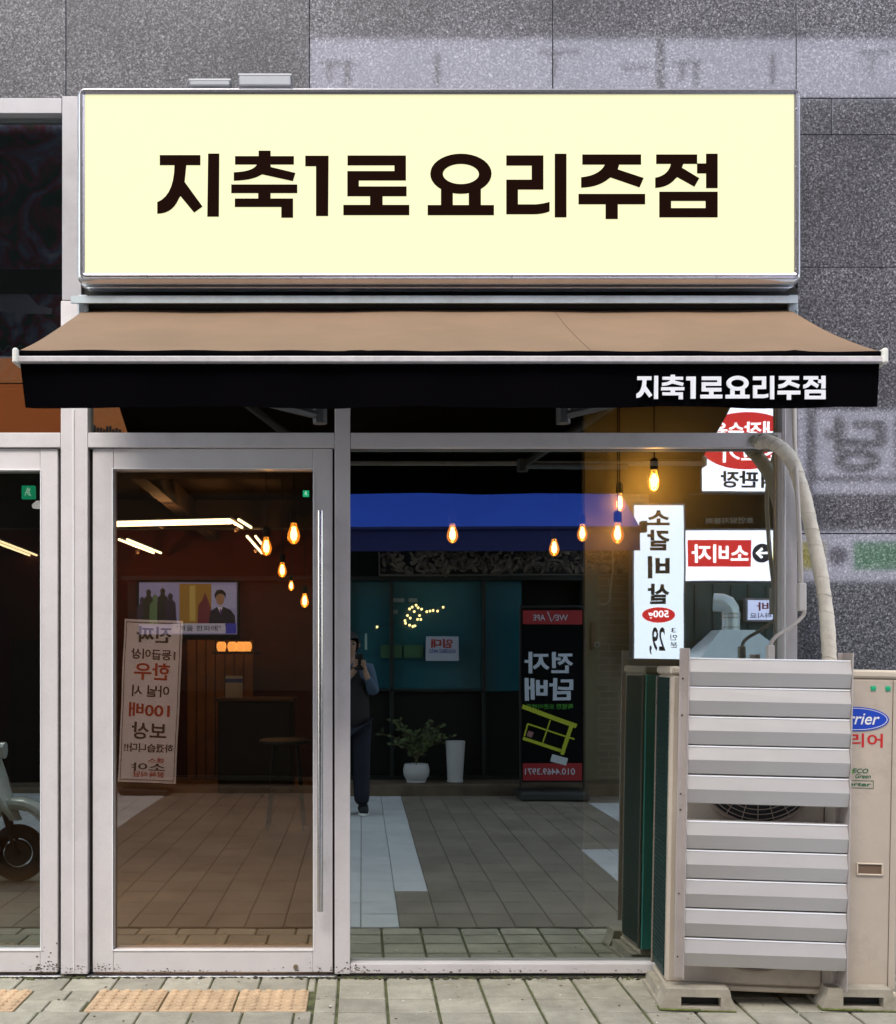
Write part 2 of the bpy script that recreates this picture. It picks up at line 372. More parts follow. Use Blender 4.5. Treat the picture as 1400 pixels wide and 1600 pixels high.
def door(xl, xr, glx, gty, gby, name, handle):
    y0, y1 = -.04, .03
    dm = MB()
    def db(x0, ya, x1, yb, a=y0, b=y1): p = W(x0, yb, a); q = W(x1, ya, a); dm.box((p.x, a, p.z), (q.x, b, q.z), .0015)
    db(xl, 701, glx[0], 1519); db(glx[1], 701, xr, 1519); db(glx[0] + .3, 701, glx[1] - .3, gty, a=-.0385); db(glx[0] + .3, gby, glx[1] - .3, 1519, a=-.0385)
    dr_ = dm.build(name, ALU2, bld)
    s = MB(); p = W(glx[0] - 1, gby + 1, 0); q = W(glx[1] + 1, gty - 1, 0)
    s.cur = 0; s.add([(p.x, .0, p.z), (q.x, .0, p.z), (q.x, .0, q.z), (p.x, .0, q.z)], [(0, 1, 2, 3)])
    s.cur = 1; s.add([(p.x, .006, p.z), (q.x, .006, p.z), (q.x, .006, q.z), (p.x, .006, q.z)], [(3, 2, 1, 0)])
    s.build('door_glass', None, dr_, mats=[GLASS_DOOR if handle else GLASS_SIDE, GLASS_BACK], recalc=False)
    bd = MB(); w = 1.9
    def bb(x0, ya, x1, yb): p = W(x0, yb, y0); q = W(x1, ya, y0); bd.box((p.x, y0 - .003, p.z), (q.x, y0 + .02, q.z), .0008)
    bb(glx[0] - w, gty - w, glx[0], gby + w); bb(glx[1], gty - w, glx[1] + w, gby + w); bb(glx[0] + .1, gty - w, glx[1] - .1, gty); bb(glx[0] + .1, gby, glx[1] - .1, gby + w)
    bd.build('glazing_bead', BRIGHT, dr_)
    if handle:
        h = MB(); yy = -.105
        for px, r in ((500.5, .0125),):
            a = W(px, 1424, yy); b = W(px, 798, yy); h.tube([a, b], r, 20)
        h.build('handle', STEEL, dr_, smooth=True)
        for py in (880, 1345):
            h = MB(); a = W(500.5, py, yy); h.tube([a, (a.x, -.04, a.z)], .008, 12)
            h.build('handle_standoff', STEEL, dr_, smooth=True)
        lk = MB(); a = W(462, 1511, -.042); lk.tube([(a.x, -.043, a.z), (a.x, -.038, a.z)], .0105, 18); lk.build('lock', mat('brass_lock', (.35, .3, .22), .35, .9), dr_, smooth=True)
    return dr_
door(145, 519.5, (177, 489), 733, 1484, 'glass_door', True)
door(-230, 90, (-195, 63), 735, 1484, 'side_shop_door', False)

# room
RM_RED = mat('dark_red_wall', (.085, .012, .006), .8, var=.15, vscale=3)
RM_CEIL = mat('brown_black_ceiling', (.026, .017, .010), .8, var=.3, vscale=3)
FLOORB = mat('warm_brown_floor', (.26, .15, .075), .5, var=.15, vscale=3)
r = MB(); r.box((-5.2, 8.5, -.02), (2.2, 8.6, 3.3)); r.build('back_wall', RM_RED, bld)
r = MB(); r.box((-5.3, .05, 3.0), (2.3, 8.6, 3.1)); r.build('ceiling', RM_CEIL, bld)
r = MB(); r.box((-5.3, .06, -.029), (-.15, 8.6, .0)); r.build('room_floor', FLOORB, bld)
r = MB(); r.box((-.148, .06, -.029), (2.2, 8.6, -.001)); r.build('dark_floor', mat('dark_floor_tile', (.02, .022, .022), .5, var=.2), bld)
r = MB(); r.box((2.05, .06, -.02), (2.2, 8.5, 3.0)); r.build('side_wall', DARK, bld)
r = MB(); r.box((-5.3, .06, -.02), (-5.2, 8.5, 3.0)); r.build('side_wall', DARK, bld)
r = MB(); r.box((-.20, 3.4, 0), (-.16, 8.49, 2.99)); r.build('partition', mat('charcoal_partition', (.02, .022, .02), .8), bld)
r = MB(); r.box((-.158, 5.2, 0), (2.04, 5.25, 2.99)); r.build('inner_wall', mat('black_green_wall', (.010, .014, .012), .8), bld)
r = MB(); r.box((W(914, 0, .42).x, .42, .0), (2.045, .46, 2.99)); r.build('display_board', mat('ochre_board', (.30, .255, .15), .8, var=.2, vscale=2), bld)
r = MB(); r.box((-1.78, .05, 2.78), (-1.66, 8.4, 2.98)); r.box((-4, 3.1, 2.7), (-.3, 3.35, 2.98)); r.box((-4, 6.4, 2.7), (-.3, 6.6, 2.98)); r.build('ceiling_beam', mat('brown_beam', (.045, .027, .014), .8), bld)
r = MB(); r.box((-5.1, .10, zt(585)), (-1.37, .14, 3.0))
r = MB(); r.box((-5, .10, zt(598)), (xt(96), .13, zt(170)))
r.build('window_backing', mat('dark_green_print', (.012, .03, .028), .5, var=.8, vscale=4), bld)

# food poster in the upper left window
po = thing('food_poster', (xt(30), .09, zt(400)), 'dark food poster with a white paper shape behind the upper left window', 'poster')
s = MB(); s.box((xt(-200), .08, zt(585)), (xt(93), .09, zt(182)))
pm = bpy.data.materials.new('dark_food_print'); pm.use_nodes = True; t = pm.node_tree; n = t.nodes.new('ShaderNodeTexNoise'); n.inputs['Scale'].default_value = 4.5; n.inputs['Detail'].default_value = 7; n.inputs['Distortion'].default_value = 1.6
tc = t.nodes.new('ShaderNodeTexCoord'); cr = t.nodes.new('ShaderNodeValToRGB'); t.links.new(tc.outputs['Object'], n.inputs[0]); t.links.new(n.outputs[0], cr.inputs[0]); t.links.new(cr.outputs[0], t.nodes['Principled BSDF'].inputs[0])
cr.color_ramp.elements[0].position = .27; cr.color_ramp.elements[0].color = (.02, .10, .06, 1); cr.color_ramp.elements[1].position = .68; cr.color_ramp.elements[1].color = (.75, .80, 1.0, 1)
for p_, c_ in ((.40, (.03, .12, .08)), (.48, (.45, .06, .14)), (.55, (.30, .32, .55))): e_ = cr.color_ramp.elements.new(p_); e_.color = (*c_, 1)
s.build('print', pm, po)
s = MB(); s.prism([W(q[0], q[1], .078).xz for q in ((-60, 440), (8, 425), (35, 450), (60, 478), (82, 482), (80, 491), (12, 489), (-60, 470))], .076, .079)
s.build('paper', mat('lilac_paper', (.85, .8, 1.0), .7), po)
s = MB(); s.tube([W(x, 545 + 5 * math.sin(x * .35), .074) for x in range(-20, 36, 3)], .0035, 6)
s.build('scribble', mat('pale_ink', (.4, .4, .42), .7), po)

# ---------------------------------------------------------------- lit signboard
def rr(x0, x1, z0, z1, r, y, n=6):
    pts = []
    for cx, cz, a0 in ((x1 - r, z1 - r, 0), (x0 + r, z1 - r, 90), (x0 + r, z0 + r, 180), (x1 - r, z0 + r, 270)):
        for k in range(n + 1):
            a = math.radians(a0 + 90 * k / n); pts.append((cx + r * math.cos(a), y, cz + r * math.sin(a)))
    return pts
YS = -.215
a = W(133, 428, YS); b = W(1240, 148.5, YS); sx0, sx1, sz0, sz1 = a.x, b.x, a.z, b.z
sg = thing('lit_signboard', ((sx0 + sx1) / 2, -.1, sz0), 'cream backlit signboard with large dark brown Korean lettering above the awning', 'sign')
s = MB()
rings = []
for o_, y_, r_ in ((-.001, -.205, .004), (0, -.222, .004), (.008, -.226, .01), (.010, -.220, .012), (.020, -.221, .02), (.022, -.214, .022), (.031, -.208, .03), (.038, -.190, .035), (.038, -.165, .035), (.033, -.160, .035), (.033, -.150, .035), (.038, -.145, .035), (.038, -.10, .035), (.02, -.09, .03)):
    rings.append(rr(sx0 - o_, sx1 + o_, sz0 - o_, sz1 + o_, r_, y_))
s.loft(rings, cap1=True); s.build('frame', SIGNFRAME, sg, smooth=True)
s = MB(); s.box((sx0 + .0005, YS, sz0 + .0005), (sx1 - .0005, YS + .01, sz1 - .0005))
s.build('light_panel', mat('cream_backlit_panel', (.12, .12, .07), .6, spec=.1, emit=(1.0, .985, .60), estr=.93), sg)
s = MB()
for px, py in [(x, 431.5) for x in (230, 470, 800, 1120)] + [(x, y) for y in (170, 260, 345, 420) for x in (129.5, 1243.5)]:
    s = MB(); q = W(px, py, -.223); s.tube([(q.x, -.2285, q.z), (q.x, -.22, q.z)], .003, 8); s.build('screw', mat('bright_screw', (.9, .9, .9), .2, 1), sg)

def ell(cx, cy, rx, ry, n=36): return [(cx + rx * math.cos(2 * PI * k / n), cy + ry * math.sin(2 * PI * k / n)) for k in range(n)]
def rc(x0, y0, x1, y1): return [(x0, y0), (x1, y0), (x1, y1), (x0, y1)]
def qb(p0, p1, p2, n=7): return [((1 - t) ** 2 * p0[0] + 2 * t * (1 - t) * p1[0] + t * t * p2[0], (1 - t) ** 2 * p0[1] + 2 * t * (1 - t) * p1[1] + t * t * p2[1]) for t in [k / n for k in range(n + 1)]]
Z1 = lambda q: (220 + q[0] * .32857, 210 + q[1] * .32857)
Z2 = lambda q: (640 + q[0] * .37143, 210 + q[1] * .37143)
GL = [
 (Z1, [rc(90, 98, 283, 145), [(160, 145), (216, 145), (208, 225), (293, 342), (253, 371), (188, 292)] + qb((180, 305), (150, 376), (78, 376)) + qb((78, 322), (158, 290), (160, 145))[:-1], [(320, 91), (373, 91), (371, 390), (316, 390)]], []),
 (Z1, [rc(560, 77, 617, 104), rc(448, 103, 728, 142), [(553, 142), (617, 142), (618, 155), (735, 183), (723, 221), (578, 189)] + qb((570, 192), (530, 217), (442, 219)) + qb((442, 180), (535, 177), (553, 142))[:-1], rc(430, 238, 744, 278), rc(558, 278, 617, 305), [(447, 305), (724, 305), (724, 395), (668, 395), (668, 344), (447, 344)]], []),
 (Z1, [[(782, 101), (893, 101), (891, 387), (833, 387), (833, 150), (782, 150)]], []),
 (Z1, [[(983, 100), (1261, 100), (1261, 218), (1037, 218), (1037, 247), (1264, 247), (1264, 293), (982, 293), (982, 174), (1206, 174), (1206, 146), (983, 146)], rc(1090, 293, 1150, 335), rc(963, 335, 1277, 383)], []),
 (Z2, [rc(132, 222, 182, 297), rc(249, 222, 300, 297), rc(76, 297, 355, 339)], [(ell(216, 165, 129, 84), ell(216, 166, 76, 43))]),
 (Z2, [[(407, 88), (563, 88), (563, 231), (456, 231), (456, 294)] + qb((530, 294), (560, 292), (589, 283)) + qb((589, 323), (560, 335), (520, 335)) + [(407, 335), (407, 190), (514, 190), (514, 130), (407, 130)], rc(611, 81, 660, 348)], []),
 (Z2, [rc(727, 84, 974, 126), [(822, 126), (882, 126), (876, 147), (985, 183), (968, 222), (846, 180)] + qb((840, 184), (795, 222), (722, 223)) + qb((722, 180), (800, 172), (822, 126))[:-1], rc(711, 250, 991, 293), rc(825, 293, 876, 355)], []),
 (Z2, [rc(1038, 84, 1210, 123), [(1100, 123), (1152, 123), (1146, 140), (1219, 184), (1199, 219), (1127, 179)] + qb((1120, 184), (1090, 222), (1034, 224)) + qb((1034, 182), (1088, 172), (1100, 123))[:-1], rc(1210, 122, 1248, 163), rc(1248, 81, 1296, 225)], [(rc(1051, 241, 1296, 348), rc(1100, 279, 1246, 310))]),
]
def glyph(mb, gi, mp, y0, y1):
    z, polys, rings = GL[gi]; e = 0
    for pl in polys:
        mb.prism([mp(z(q)) for q in pl], y0 - e, y1); e += .0002
    for o_, i_ in rings:
        O = [mp(z(q)) for q in o_]; I = [mp(z(q)) for q in i_]
        f = lambda P, y: [(p[0], y, p[1]) for p in P]
        mb.loft([f(O, y1), f(O, y0 - e), f(I, y0 - e), f(I, y1)])
LET = mat('dark_brown_vinyl', (.0045, .0012, .0006), .8, spec=.03, emit=(.55, .10, .015), estr=.010)
for gi, nm in enumerate(range(8)):
    s = MB(); glyph(s, gi, lambda p: W(p[0], p[1], YS - .004).xz, YS - .004, YS)
    s.build('sign_letter', LET, sg)
for (xa, xb, ya, yb, lb) in ((374, 455, 119, 131, 'larger pale metal transformer case on top of the lit signboard'), (297, 360, 127, 132, 'low thin pale metal case on top of the lit signboard at its left')):
    p = W(xa, yb + 1, -.15); q = W(xb, ya, -.15); tb = thing('transformer_box', (p.x, -.15, p.z), lb, 'box', 'metal cases on top of the signboard')
    s = MB(); s.box((p.x, -.17, W(0, 133, -.17).z + .001), (q.x, -.09, q.z), .004); s.build('case', mat('dull_case_metal', (.26, .27, .29), .5, .4, dirt=.3), tb)
    s = MB(); s.box((p.x - .004, -.172, q.z - .008), (q.x + .004, -.088, q.z + .001), .002); s.build('lid', mat('dull_lid_metal', (.36, .37, .38), .5, .4), tb)

# ---------------------------------------------------------------- awning
YF = -1.04
aw = thing('retractable_awning', (0, -.05, zt(480)), 'brown topped awning with black valance and white shop lettering over the door', 'awning')
s = MB(); p = W(112, 475, -.15); q = W(1245, 463, -.15)
s.prismx([(-.165, p.z), (-.165, q.z - .002), (-.155, q.z), (.0, q.z + .012), (.0, q.z + .006), (-.150, q.z - .006), (-.150, p.z)], p.x, q.x)
s.build('cover_strip', GALV, aw)
s = MB(); p = W(140, 478, -.08); q = W(1228, 478, -.08); s.tube([p, q], .028, 16); s.build('roller_tube', RUBBER, aw, smooth=True)
for px in (132, 1236):
    s = MB(); q = W(px, 482, -.1); s.box((q.x - .02, -.13, q.z - .05), (q.x + .02, -.001, q.z + .05), .004)
    s.tube([(q.x, -.14, q.z + .02), (q.x, -.125, q.z + .02)], .009, 10); s.tube([(q.x + .012, -.14, q.z - .02), (q.x + .012, -.125, q.z - .02)], .006, 10)
    s.build('wall_bracket', GALV, aw)
s = MB(); p = W(125, 470, -.01); q = W(1243, 452, -.01); s.box((p.x, -.03, p.z - .02), (q.x, .012, q.z), 0); s.build('backing_board', mat('black_board', (.015, .012, .01), .8), aw)
# fabric: a slightly sagging sheet of real thickness
A0 = W(130, 485, -.09); A1 = W(1232, 484, -.09); B0 = W(29, 549, YF); B1 = W(1376, 551, YF)
NU, NV = 60, 16
vt = []; fs = []
for j in range(NV + 1):
    v = j / NV
    for i in range(NU + 1):
        u = i / NU; a_ = A0.lerp(A1, u); b_ = B0.lerp(B1, u); q = a_.lerp(b_, v)
        q.z -= .012 * math.sin(PI * v) * (1 + .4 * math.sin(u * 9)) ; q.z += .0022 * math.sin(u * 40 + v * 3) * v
        if v > .85: q.z += .004 * math.sin(u * 70 + 2 * math.sin(u * 15)) * (v - .85) / .15
        q.z += .003 * math.sin(u * 23 + v * 5) * math.sin(v * 4 + u * 11) + .0015 * math.sin(u * 61 - v * 9) * v; vt.append(q)
for j in range(NV):
    for i in range(NU): k = j * (NU + 1) + i; fs.append((k, k + 1, k + NU + 2, k + NU + 1))
n_ = len(vt); top = MB(); top.cur = 0; top.add(vt, fs); top.cur = 1; top.add([v - Vector((0, 0, .004)) for v in vt], [f[::-1] for f in fs])
FAB = mat('brown_awning_cloth', (.18, .112, .064), .8, var=.11, vscale=2.2, bump=.15, bscale=300, dirt=.12, noise2=.05)
FABK = mat('black_awning_cloth', (.0018, .0015, .0022), .95, spec=.02, bump=.1, bscale=200)
top.build('canopy_fabric', None, aw, smooth=True, mats=[FAB, FABK], recalc=False)
s = MB(); 
for u in (.68,):
    pts = []
    for j in range(NV + 1): pts.append(vt[j * (NU + 1) + int(u * NU)] + Vector((0, 0, .0005)))
    s = MB(); s.tube(pts, .001, 5); s.build('seam', mat('dark_seam', (.10, .05, .03), .9), aw)
s = MB(); pts = []
for i in range(NU + 1):
    u = i / NU; q = B0.lerp(B1, u); q.y -= .004; q.z -= .008 + .0015 * math.sin(u * 55); pts.append(q)
s.tube(pts, .011, 10); s.build('hem_roll', FABK, aw, smooth=True)
s = MB(); p = W(29, 568, YF); q = W(1376, 558.5, YF); s.box((p.x, YF - .022, p.z), (q.x, YF + .035, q.z), .003)
s.build('front_bar', mat('white_front_bar', (.62, .58, .57), .4, .2, var=.14, vscale=25, dirt=.25), aw)
for px in (27, 1378.5):
    s = MB(); q = W(px, 559, YF); s.box((q.x - .010, YF - .03, q.z - .026), (q.x + .010, YF + .045, q.z + .028), .006); s.build('end_cap', mat('ivory_cap', (.72, .70, .62), .45), aw)
# valance with soft waves
s = MB(); NUx = 80; NVx = 6; vv = []
for j in range(NVx + 1):
    for i in range(NUx + 1):
        u = i / NUx; v = j / NVx; x0_, x1_ = 31 + 6 * v, 1375 - 1 * v
        q = W(x0_ + (x1_ - x0_) * u, 568 + (67 + 1.4 * math.sin(u * 23)) * v, YF); q.y += .007 * v * math.sin(u * 37 + 1) + .003 * v * math.sin(u * 91) + .004; q.y += .010 * v
        vv.append(q)
ff = [(j * (NUx + 1) + i, j * (NUx + 1) + i + 1, (j + 1) * (NUx + 1) + i + 1, (j + 1) * (NUx + 1) + i) for j in range(NVx) for i in range(NUx)]
s.add(vv, ff); s.add([v + Vector((0, .003, 0)) for v in vv], [f[::-1] for f in ff]); va = s.build('valance', FABK, aw, smooth=True, recalc=False)
spans = [(110, 218), (233, 348), (358, 405), (428, 537), (553, 672), (690, 795), (812, 925), (940, 1050)]
def bbox(gi):
    z, polys, rings = GL[gi]; P = [z(q) for pl in polys for q in pl] + [z(q) for o_, i_ in rings for q in o_]
    return min(p[0] for p in P), max(p[0] for p in P)
WL = mat('white_valance_print', (.80, .80, .82), .6)
for gi, (a_, b_) in enumerate(spans):
    s = MB(); bx0, bx1 = bbox(gi); X0, X1 = 960 + a_ * .3143, 960 + b_ * .3143
    glyph(s, gi, lambda p: W(X0 + (p[0] - bx0) / (bx1 - bx0) * (X1 - X0), 585.5 + (p[1] - 235.5) / 106. * 39, YF - .006).xz, YF - .006, YF - .002)
    s.build('valance_letter', WL, va)
# folding arms
for (sx, x0_, xe, x1_) in ((1, 250, 500, 200), (-1, 1120, 880, 1190)):
    s = MB(); p = W(x0_, 500, -.08); e = W(xe, 520, -.56); f = W(x1_, 562, YF + .03); e.z = f.z - .10; p.z = W(0, 520, -.08).z; f.z -= .03
    s.tube([p, e], .02, 8); s.tube([e, f], .016, 8); s.lathe([(.028, -.03), (.028, .03)], e, 12); s.build('folding_arm', mat('grey_arm', (.10, .10, .10), .5, .3), aw)

# ---------------------------------------------------------------- air conditioner
RT = Euler((0, math.radians(1.05), math.radians(-4.5)))
BEI = mat('beige_casing', (.50, .42, .335), .45, var=.09, vscale=3, dirt=.34, noise2=.03)
BEI2 = mat('beige_cap', (.62, .53, .41), .42, var=.05, dirt=.2)
acl = W(1040, 1544, -.40)
ac = thing('air_conditioner', acl, 'beige two fan outdoor air conditioner standing against the granite wall', 'air conditioner', rot=RT)
AW_, AD, AH = .875, .285, 1.262
ac.scale = (1.027,) * 3
L_ = dict(parent=ac, local=True)
s = MB(); s.box((.0, .0, .02), (AW_, AD, AH - .03), .012); s.build('casing', BEI, **L_)
s = MB(); s.box((-.006, -.006, AH - .032), (AW_ + .006, AD + .006, AH), .008); s.build('top_cover', BEI2, **L_)
s = MB(); s.box((0, -.004, 0), (AW_, AD, .0195), .004); s.build('base_tray', BEI2, **L_)
s = MB(); s.box((-.004, .035, .04), (.001, AD - .02, AH - .045), 0)
for k in range(60): z = .07 + k * (AH - .14) / 60; s.box((-.007, .035, z), (-.003, AD - .02, z + .008), 0)
s.build('side_coil', mat('black_green_coil', (.007, .036, .031), .5, .3), **L_)
s = MB(); s.box((-.010, AD - .018, .03), (0, AD, AH - .04), .003); s.build('side_strip', mat('dull_brown_strip', (.16, .13, .10), .5), **L_)
s = MB(); s.box((.0, AD, .03), (AW_, AD + .012, AH - .04), .003); s.build('rear_coil', mat('teal_coil', (.09, .52, .45), .5, .1), **L_)
s = MB(); s.box((.590, -.0035, .03), (.5925, .0, AH - .04)); s.box((.84, -.002, .03), (.842, .0, AH - .04)); s.build('panel_joint', mat('dark_joint_line', (.12, .09, .06), .9), **L_)  # dark brown strips along the panel joints of the casing
for z0 in (.90, .33):
    f = MB(); c = (.335, z0)
    f.cur = 0
    for q in range(12):
        rr_ = .245 - q * .019
        pts = [(c[0] + rr_ * math.cos(2 * PI * k / 40), -.012 - .010 * (q > 0), c[1] + rr_ * math.sin(2 * PI * k / 40)) for k in range(41)]
        f.tube(pts, .0075 if q == 0 else .002, 6, cap=False)
    for k in range(24):
        t_ = 2 * PI * k / 24; f.tube([(c[0] + .04 * math.cos(t_), -.021, c[1] + .04 * math.sin(t_)), (c[0] + .24 * math.cos(t_), -.021, c[1] + .24 * math.sin(t_))], .0018, 5)
    gri = f.build('fan_grille', mat('grille_wire', (.35, .28, .22), .5), smooth=True, **L_)
    f = MB(); f.ellipse(c, .238, .238, -.008, -.002); f.build('fan_recess', BLACKM, parent=gri, local=True)
    f = MB(); f.lathe([(.045, 0), (.05, .006), (.02, .014)], (0, 0, 0), 20)
    for v in f.v: v[:] = (c[0] + v.x, -.012 - v.z, c[1] + v.y)
    f.build('fan_hub', BLACKM, parent=gri, local=True, smooth=True)
# handle recess
s = MB(); hx, hz = .765, .492
s.prism([(hx - .045, hz - .02), (hx + .045, hz - .02), (hx + .045, hz + .02), (hx - .045, hz + .02)], -.002, -.0005); s.cur = 1
s.box((hx - .05, -.008, hz + .018), (hx + .05, 0, hz + .024), .002); s.box((hx - .05, -.008, hz - .024), (hx + .05, 0, hz - .018), .002); s.box((hx - .05, -.008, hz - .0175), (hx - .044, 0, hz + .0175), .001); s.box((hx + .044, -.008, hz - .0175), (hx + .05, 0, hz + .0175), .001)
s.build('grip_recess', None, mats=[mat('recess_brown', (.16, .10, .06), .7), BEI2], **L_)
s = MB()
for (x, z) in ((.665, AH - .016), (.30, .60), (.56, .665), (.05, .66), (.58, .12)): s = MB(); s.tube([(x, -.010, z), (x, -.002, z)], .006, 10); s.build('screw', mat('rusty_screw', (.25, .14, .08), .6, .5), **L_)
for x in (.757, .812): 
    s = MB(); s.box((x, -.004, AH - .080), (x + .019, .001, AH - .062), .001); s.box((x + .003, -.0055, AH - .074), (x + .019, -.003, AH - .068), .001); s.build('green_tape', mat('green_tape', (.01, .42, .20), .5), **L_)
# badges
ox, oz = .699, 1.071
s = MB(); s.ellipse((ox, oz), .128, .047, -.003, -.0005, 48); lg = s.build('logo_badge', mat('blue_badge', (.008, .055, .46), .4), **L_)
s = MB(); n_ = 64
f_ = lambda a_, b_, y: [(ox + a_ * math.cos(2 * PI * k / n_), y, oz + b_ * math.sin(2 * PI * k / n_)) for k in range(n_)]
s.loft([f_(.122, .0425, -.0031), f_(.122, .0425, -.004), f_(.1195, .0405, -.004), f_(.1195, .0405, -.0031)]); s.build('badge_ring', WHITE, parent=lg, local=True)
s = MB(); text(s, 'Carrier', ox - .098, ox + .086, oz - .021, oz + .026, -.0045, -1, .010, slant=.25); s.build('badge_lettering', WHITE, parent=lg, local=True)
s = MB(); text(s, '캐리어', .606, .806, .962, 1.016, -.0015, -1, .018); s.build('red_lettering', mat('red_print', (.55, .012, .015), .5), **L_)
s = MB(); text(s, 'ECO', .694, .752, .862, .880, -.0015, -1, .02, slant=.25); text(s, 'Green', .703, .762, .842, .859, -.0017, -1, .014, slant=.25); text(s, 'inverter', .631, .764, .812, .826, -.0019, -1, .022, slant=.25)
GRN = mat('green_print', (.012, .13, .055), .5); s.build('green_lettering', GRN, **L_)
s = MB(); lw = .0012
for (a_, b_, c_, d_) in ((.611, .774, .833, .833 + lw), (.611, .774, .804, .804 + lw), (.773, .7745, .8055, .8325)): s.box((a_, -.002, c_), (b_, -.0006, d_))
s.build('label_outline', GRN, **L_)
s = MB(); N_ = 14
arc = [(.636 + .065 * math.cos(t_), .845 + .065 * math.sin(t_)) for t_ in [PI * (.08 + .55 * k / N_) for k in range(N_ + 1)]]; arc2 = [(.636 + .055 * math.cos(t_), .840 + .062 * math.sin(t_)) for t_ in [PI * (.08 + .55 * k / N_) for k in range(N_, -1, -1)]]
s.prism(arc + arc2, -.002, -.0005); s.build('leaf_mark', mat('leaf_green', (.18, .32, .06), .5), **L_)
# base vents
s = MB()
for k in range(16): s.box((.09 + k * .010, -.0065, .004), (.0955 + k * .010, -.004, .010))
s.build('base_slot', RUBBER, **L_); s = MB()
for k in range(16): s.box((.66 + k * .010, -.0065, .004), (.6655 + k * .010, -.004, .010))
s.build('base_slot', RUBBER, **L_)

# louvre panel in front of it
pl = W(1065.5, 1519, -.50)
lp = thing('louvre_panel', pl, 'silver metal louvre panel with one open gap fixed before the air conditioner', 'louvre', rot=RT)
lp.scale = (1.033,) * 3
L2 = dict(parent=lp, local=True); LW = .597
SIL = mat('silver_louvre', (.47, .445, .42), .38, .35, var=.03, vscale=4, dirt=.06)
tops = [1.198, 1.088, .976, .865, .753, .580, .469, .358, .246, .135]
for zt_ in tops:
    s = MB(); h = .1115
    prof = [(.032, zt_ + .001), (-.012, zt_), (-.016, zt_ - .004), (-.034, zt_ - h * .46), (-.020, zt_ - h * .93), (-.006, zt_ - h * .965), (.006, zt_ - h * .96), (-.016, zt_ - h * .90), (-.029, zt_ - h * .46), (-.012, zt_ - .006), (.032, zt_ - .003)]
    tl_ = random.uniform(-.0022, .0022); s.prismx(prof, .003, LW)
    for v in s.v: v.z += tl_ * (v.x / LW - .5); v.y += random.uniform(-.0006, .0006)
    sl = s.build('louvre_blade', SIL, **L2)
    s = MB(); s.box((.003, -.0185, zt_ - .0042), (LW, -.0115, zt_ + .0012), .0008); s.build('bright_edge', mat('bright_edge', (.92, .92, .93), .3), parent=sl, local=True)
s = MB(); s.box((-.030, -.002, -.02), (0, .006, 1.235), .001); s.box((-.002, -.034, -.02), (.0015, .006, 1.235), .001)
s.build('side_rail', mat('rail_metal', (.50, .44, .41), .5, .4, var=.1, dirt=.3), **L2)
s = MB(); s.box((LW + .001, -.036, -.04), (LW + .0045, .075, 1.228), .001); s.box((LW - .018, .07, -.04), (LW, .076, 1.228), .001); s.build('side_rail', mat('rail_metal'  , (0, 0, 0)), **L2)
s = MB()
for z in (.06, .30, .62, .68, .98, 1.12): s = MB(); s.tube([(-.018, -.005, z), (-.018, -.001, z)], .0035, 8); s.build('rivet', mat('dark_rivet', (.12, .08, .06), .5, .5), **L2)

# stand blocks
def stand(px, py, lab):
    q = W(px, py, -.53); st = tag(bpy.data.objects.new('stand_block', None), lab, 'stand block', 'moulded feet under the air conditioner'); COL.objects.link(st); st.location = (q.x, -.53, 0); st.rotation_euler = Euler((0, 0, math.radians(-4.5)))
    w, h, dp = .292, .052, .40
    s = MB(); hx0, hx1, hz0, hz1 = .082, .235, .018, .058
    def prof(x0, x1, z0, z1): return
    s.prism([(0, 0), (w, 0), (w, hz0), (0, hz0)], 0, dp)
    s.prism([(.012, hz0 + .001), (w - .012, hz0 + .001), (w - .016, h), (.016, h)], .106, dp)
    s.prism([(0, hz0), (hx0, hz0), (hx0, hz1), (.018, hz1)], 0, .105); s.prism([(hx1, hz0), (w, hz0), (w - .018, hz1), (hx1, hz1)], 0, .105)
    s.prism([(.018, hz1), (w - .018, hz1), (w - .024, .088), (.024, .088)], 0, .105)
    bm = bmesh.new(); 
    s.build('block', mat('mossy_grey_plastic', (.36, .32, .25), .85, var=.2, vscale=10, dirt=.6, bump=.2), parent=st, local=True)
    s = MB(); s.box((hx0 - .004, .05, hz0 - .002), (hx1 + .004, .104, hz1 + .002)); s.build('cavity', RUBBER, parent=st, local=True)
    s = MB(); s.box((-.004, -.004, 0), (w * .55, .05, .014), .006); s.box((w * .5, -.003, 0), (w + .003, .04, .009), .004); s.build('moss_edge', mat('green_moss', (.11, .13, .03), .95, var=.5, vscale=30, bump=.6, bscale=150), parent=st, local=True)
stand(1031, 1579, 'mossy beige stand block under the left end of the air conditioner')
stand(1284, 1588, 'mossy beige stand block under the right end of the air conditioner')

# pipes
ip = thing('insulated_pipe', W(1185, 690, -.06), 'thick cream taped refrigerant pipe curving from the window frame to the air conditioner', 'pipe')
P_ = [(1186, 692, -.055), (1200, 690, -.10), (1220, 700, -.13), (1238, 722, -.14), (1250, 755, -.14), (1262, 800, -.14), (1273, 850, -.14), (1283, 900, -.15), (1291, 955, -.16), (1295, 1010, -.18), (1297, 1050, -.2), (1297, 1120, -.2)]
def smoothpath(P, n=6):
    V = [W(*p) for p in P]; out = []
    for i in range(len(V) - 1):
        a0 = V[max(i - 1, 0)]; a1 = V[i]; a2 = V[i + 1]; a3 = V[min(i + 2, len(V) - 1)]
        for k in range(n):
            t = k / n; out.append(.5 * ((2 * a1) + (a2 - a0) * t + (2 * a0 - 5 * a1 + 4 * a2 - a3) * t * t + (3 * a1 - a0 - 3 * a2 + a3) * t ** 3))
    return out + [V[-1]]
pp = smoothpath(P_, 10); s = MB()
s.tube(pp, [.029 + (.0010 if (i % 5) < 3 else 0) + .0012 * math.sin(i * .31) for i in range(len(pp))], 16)
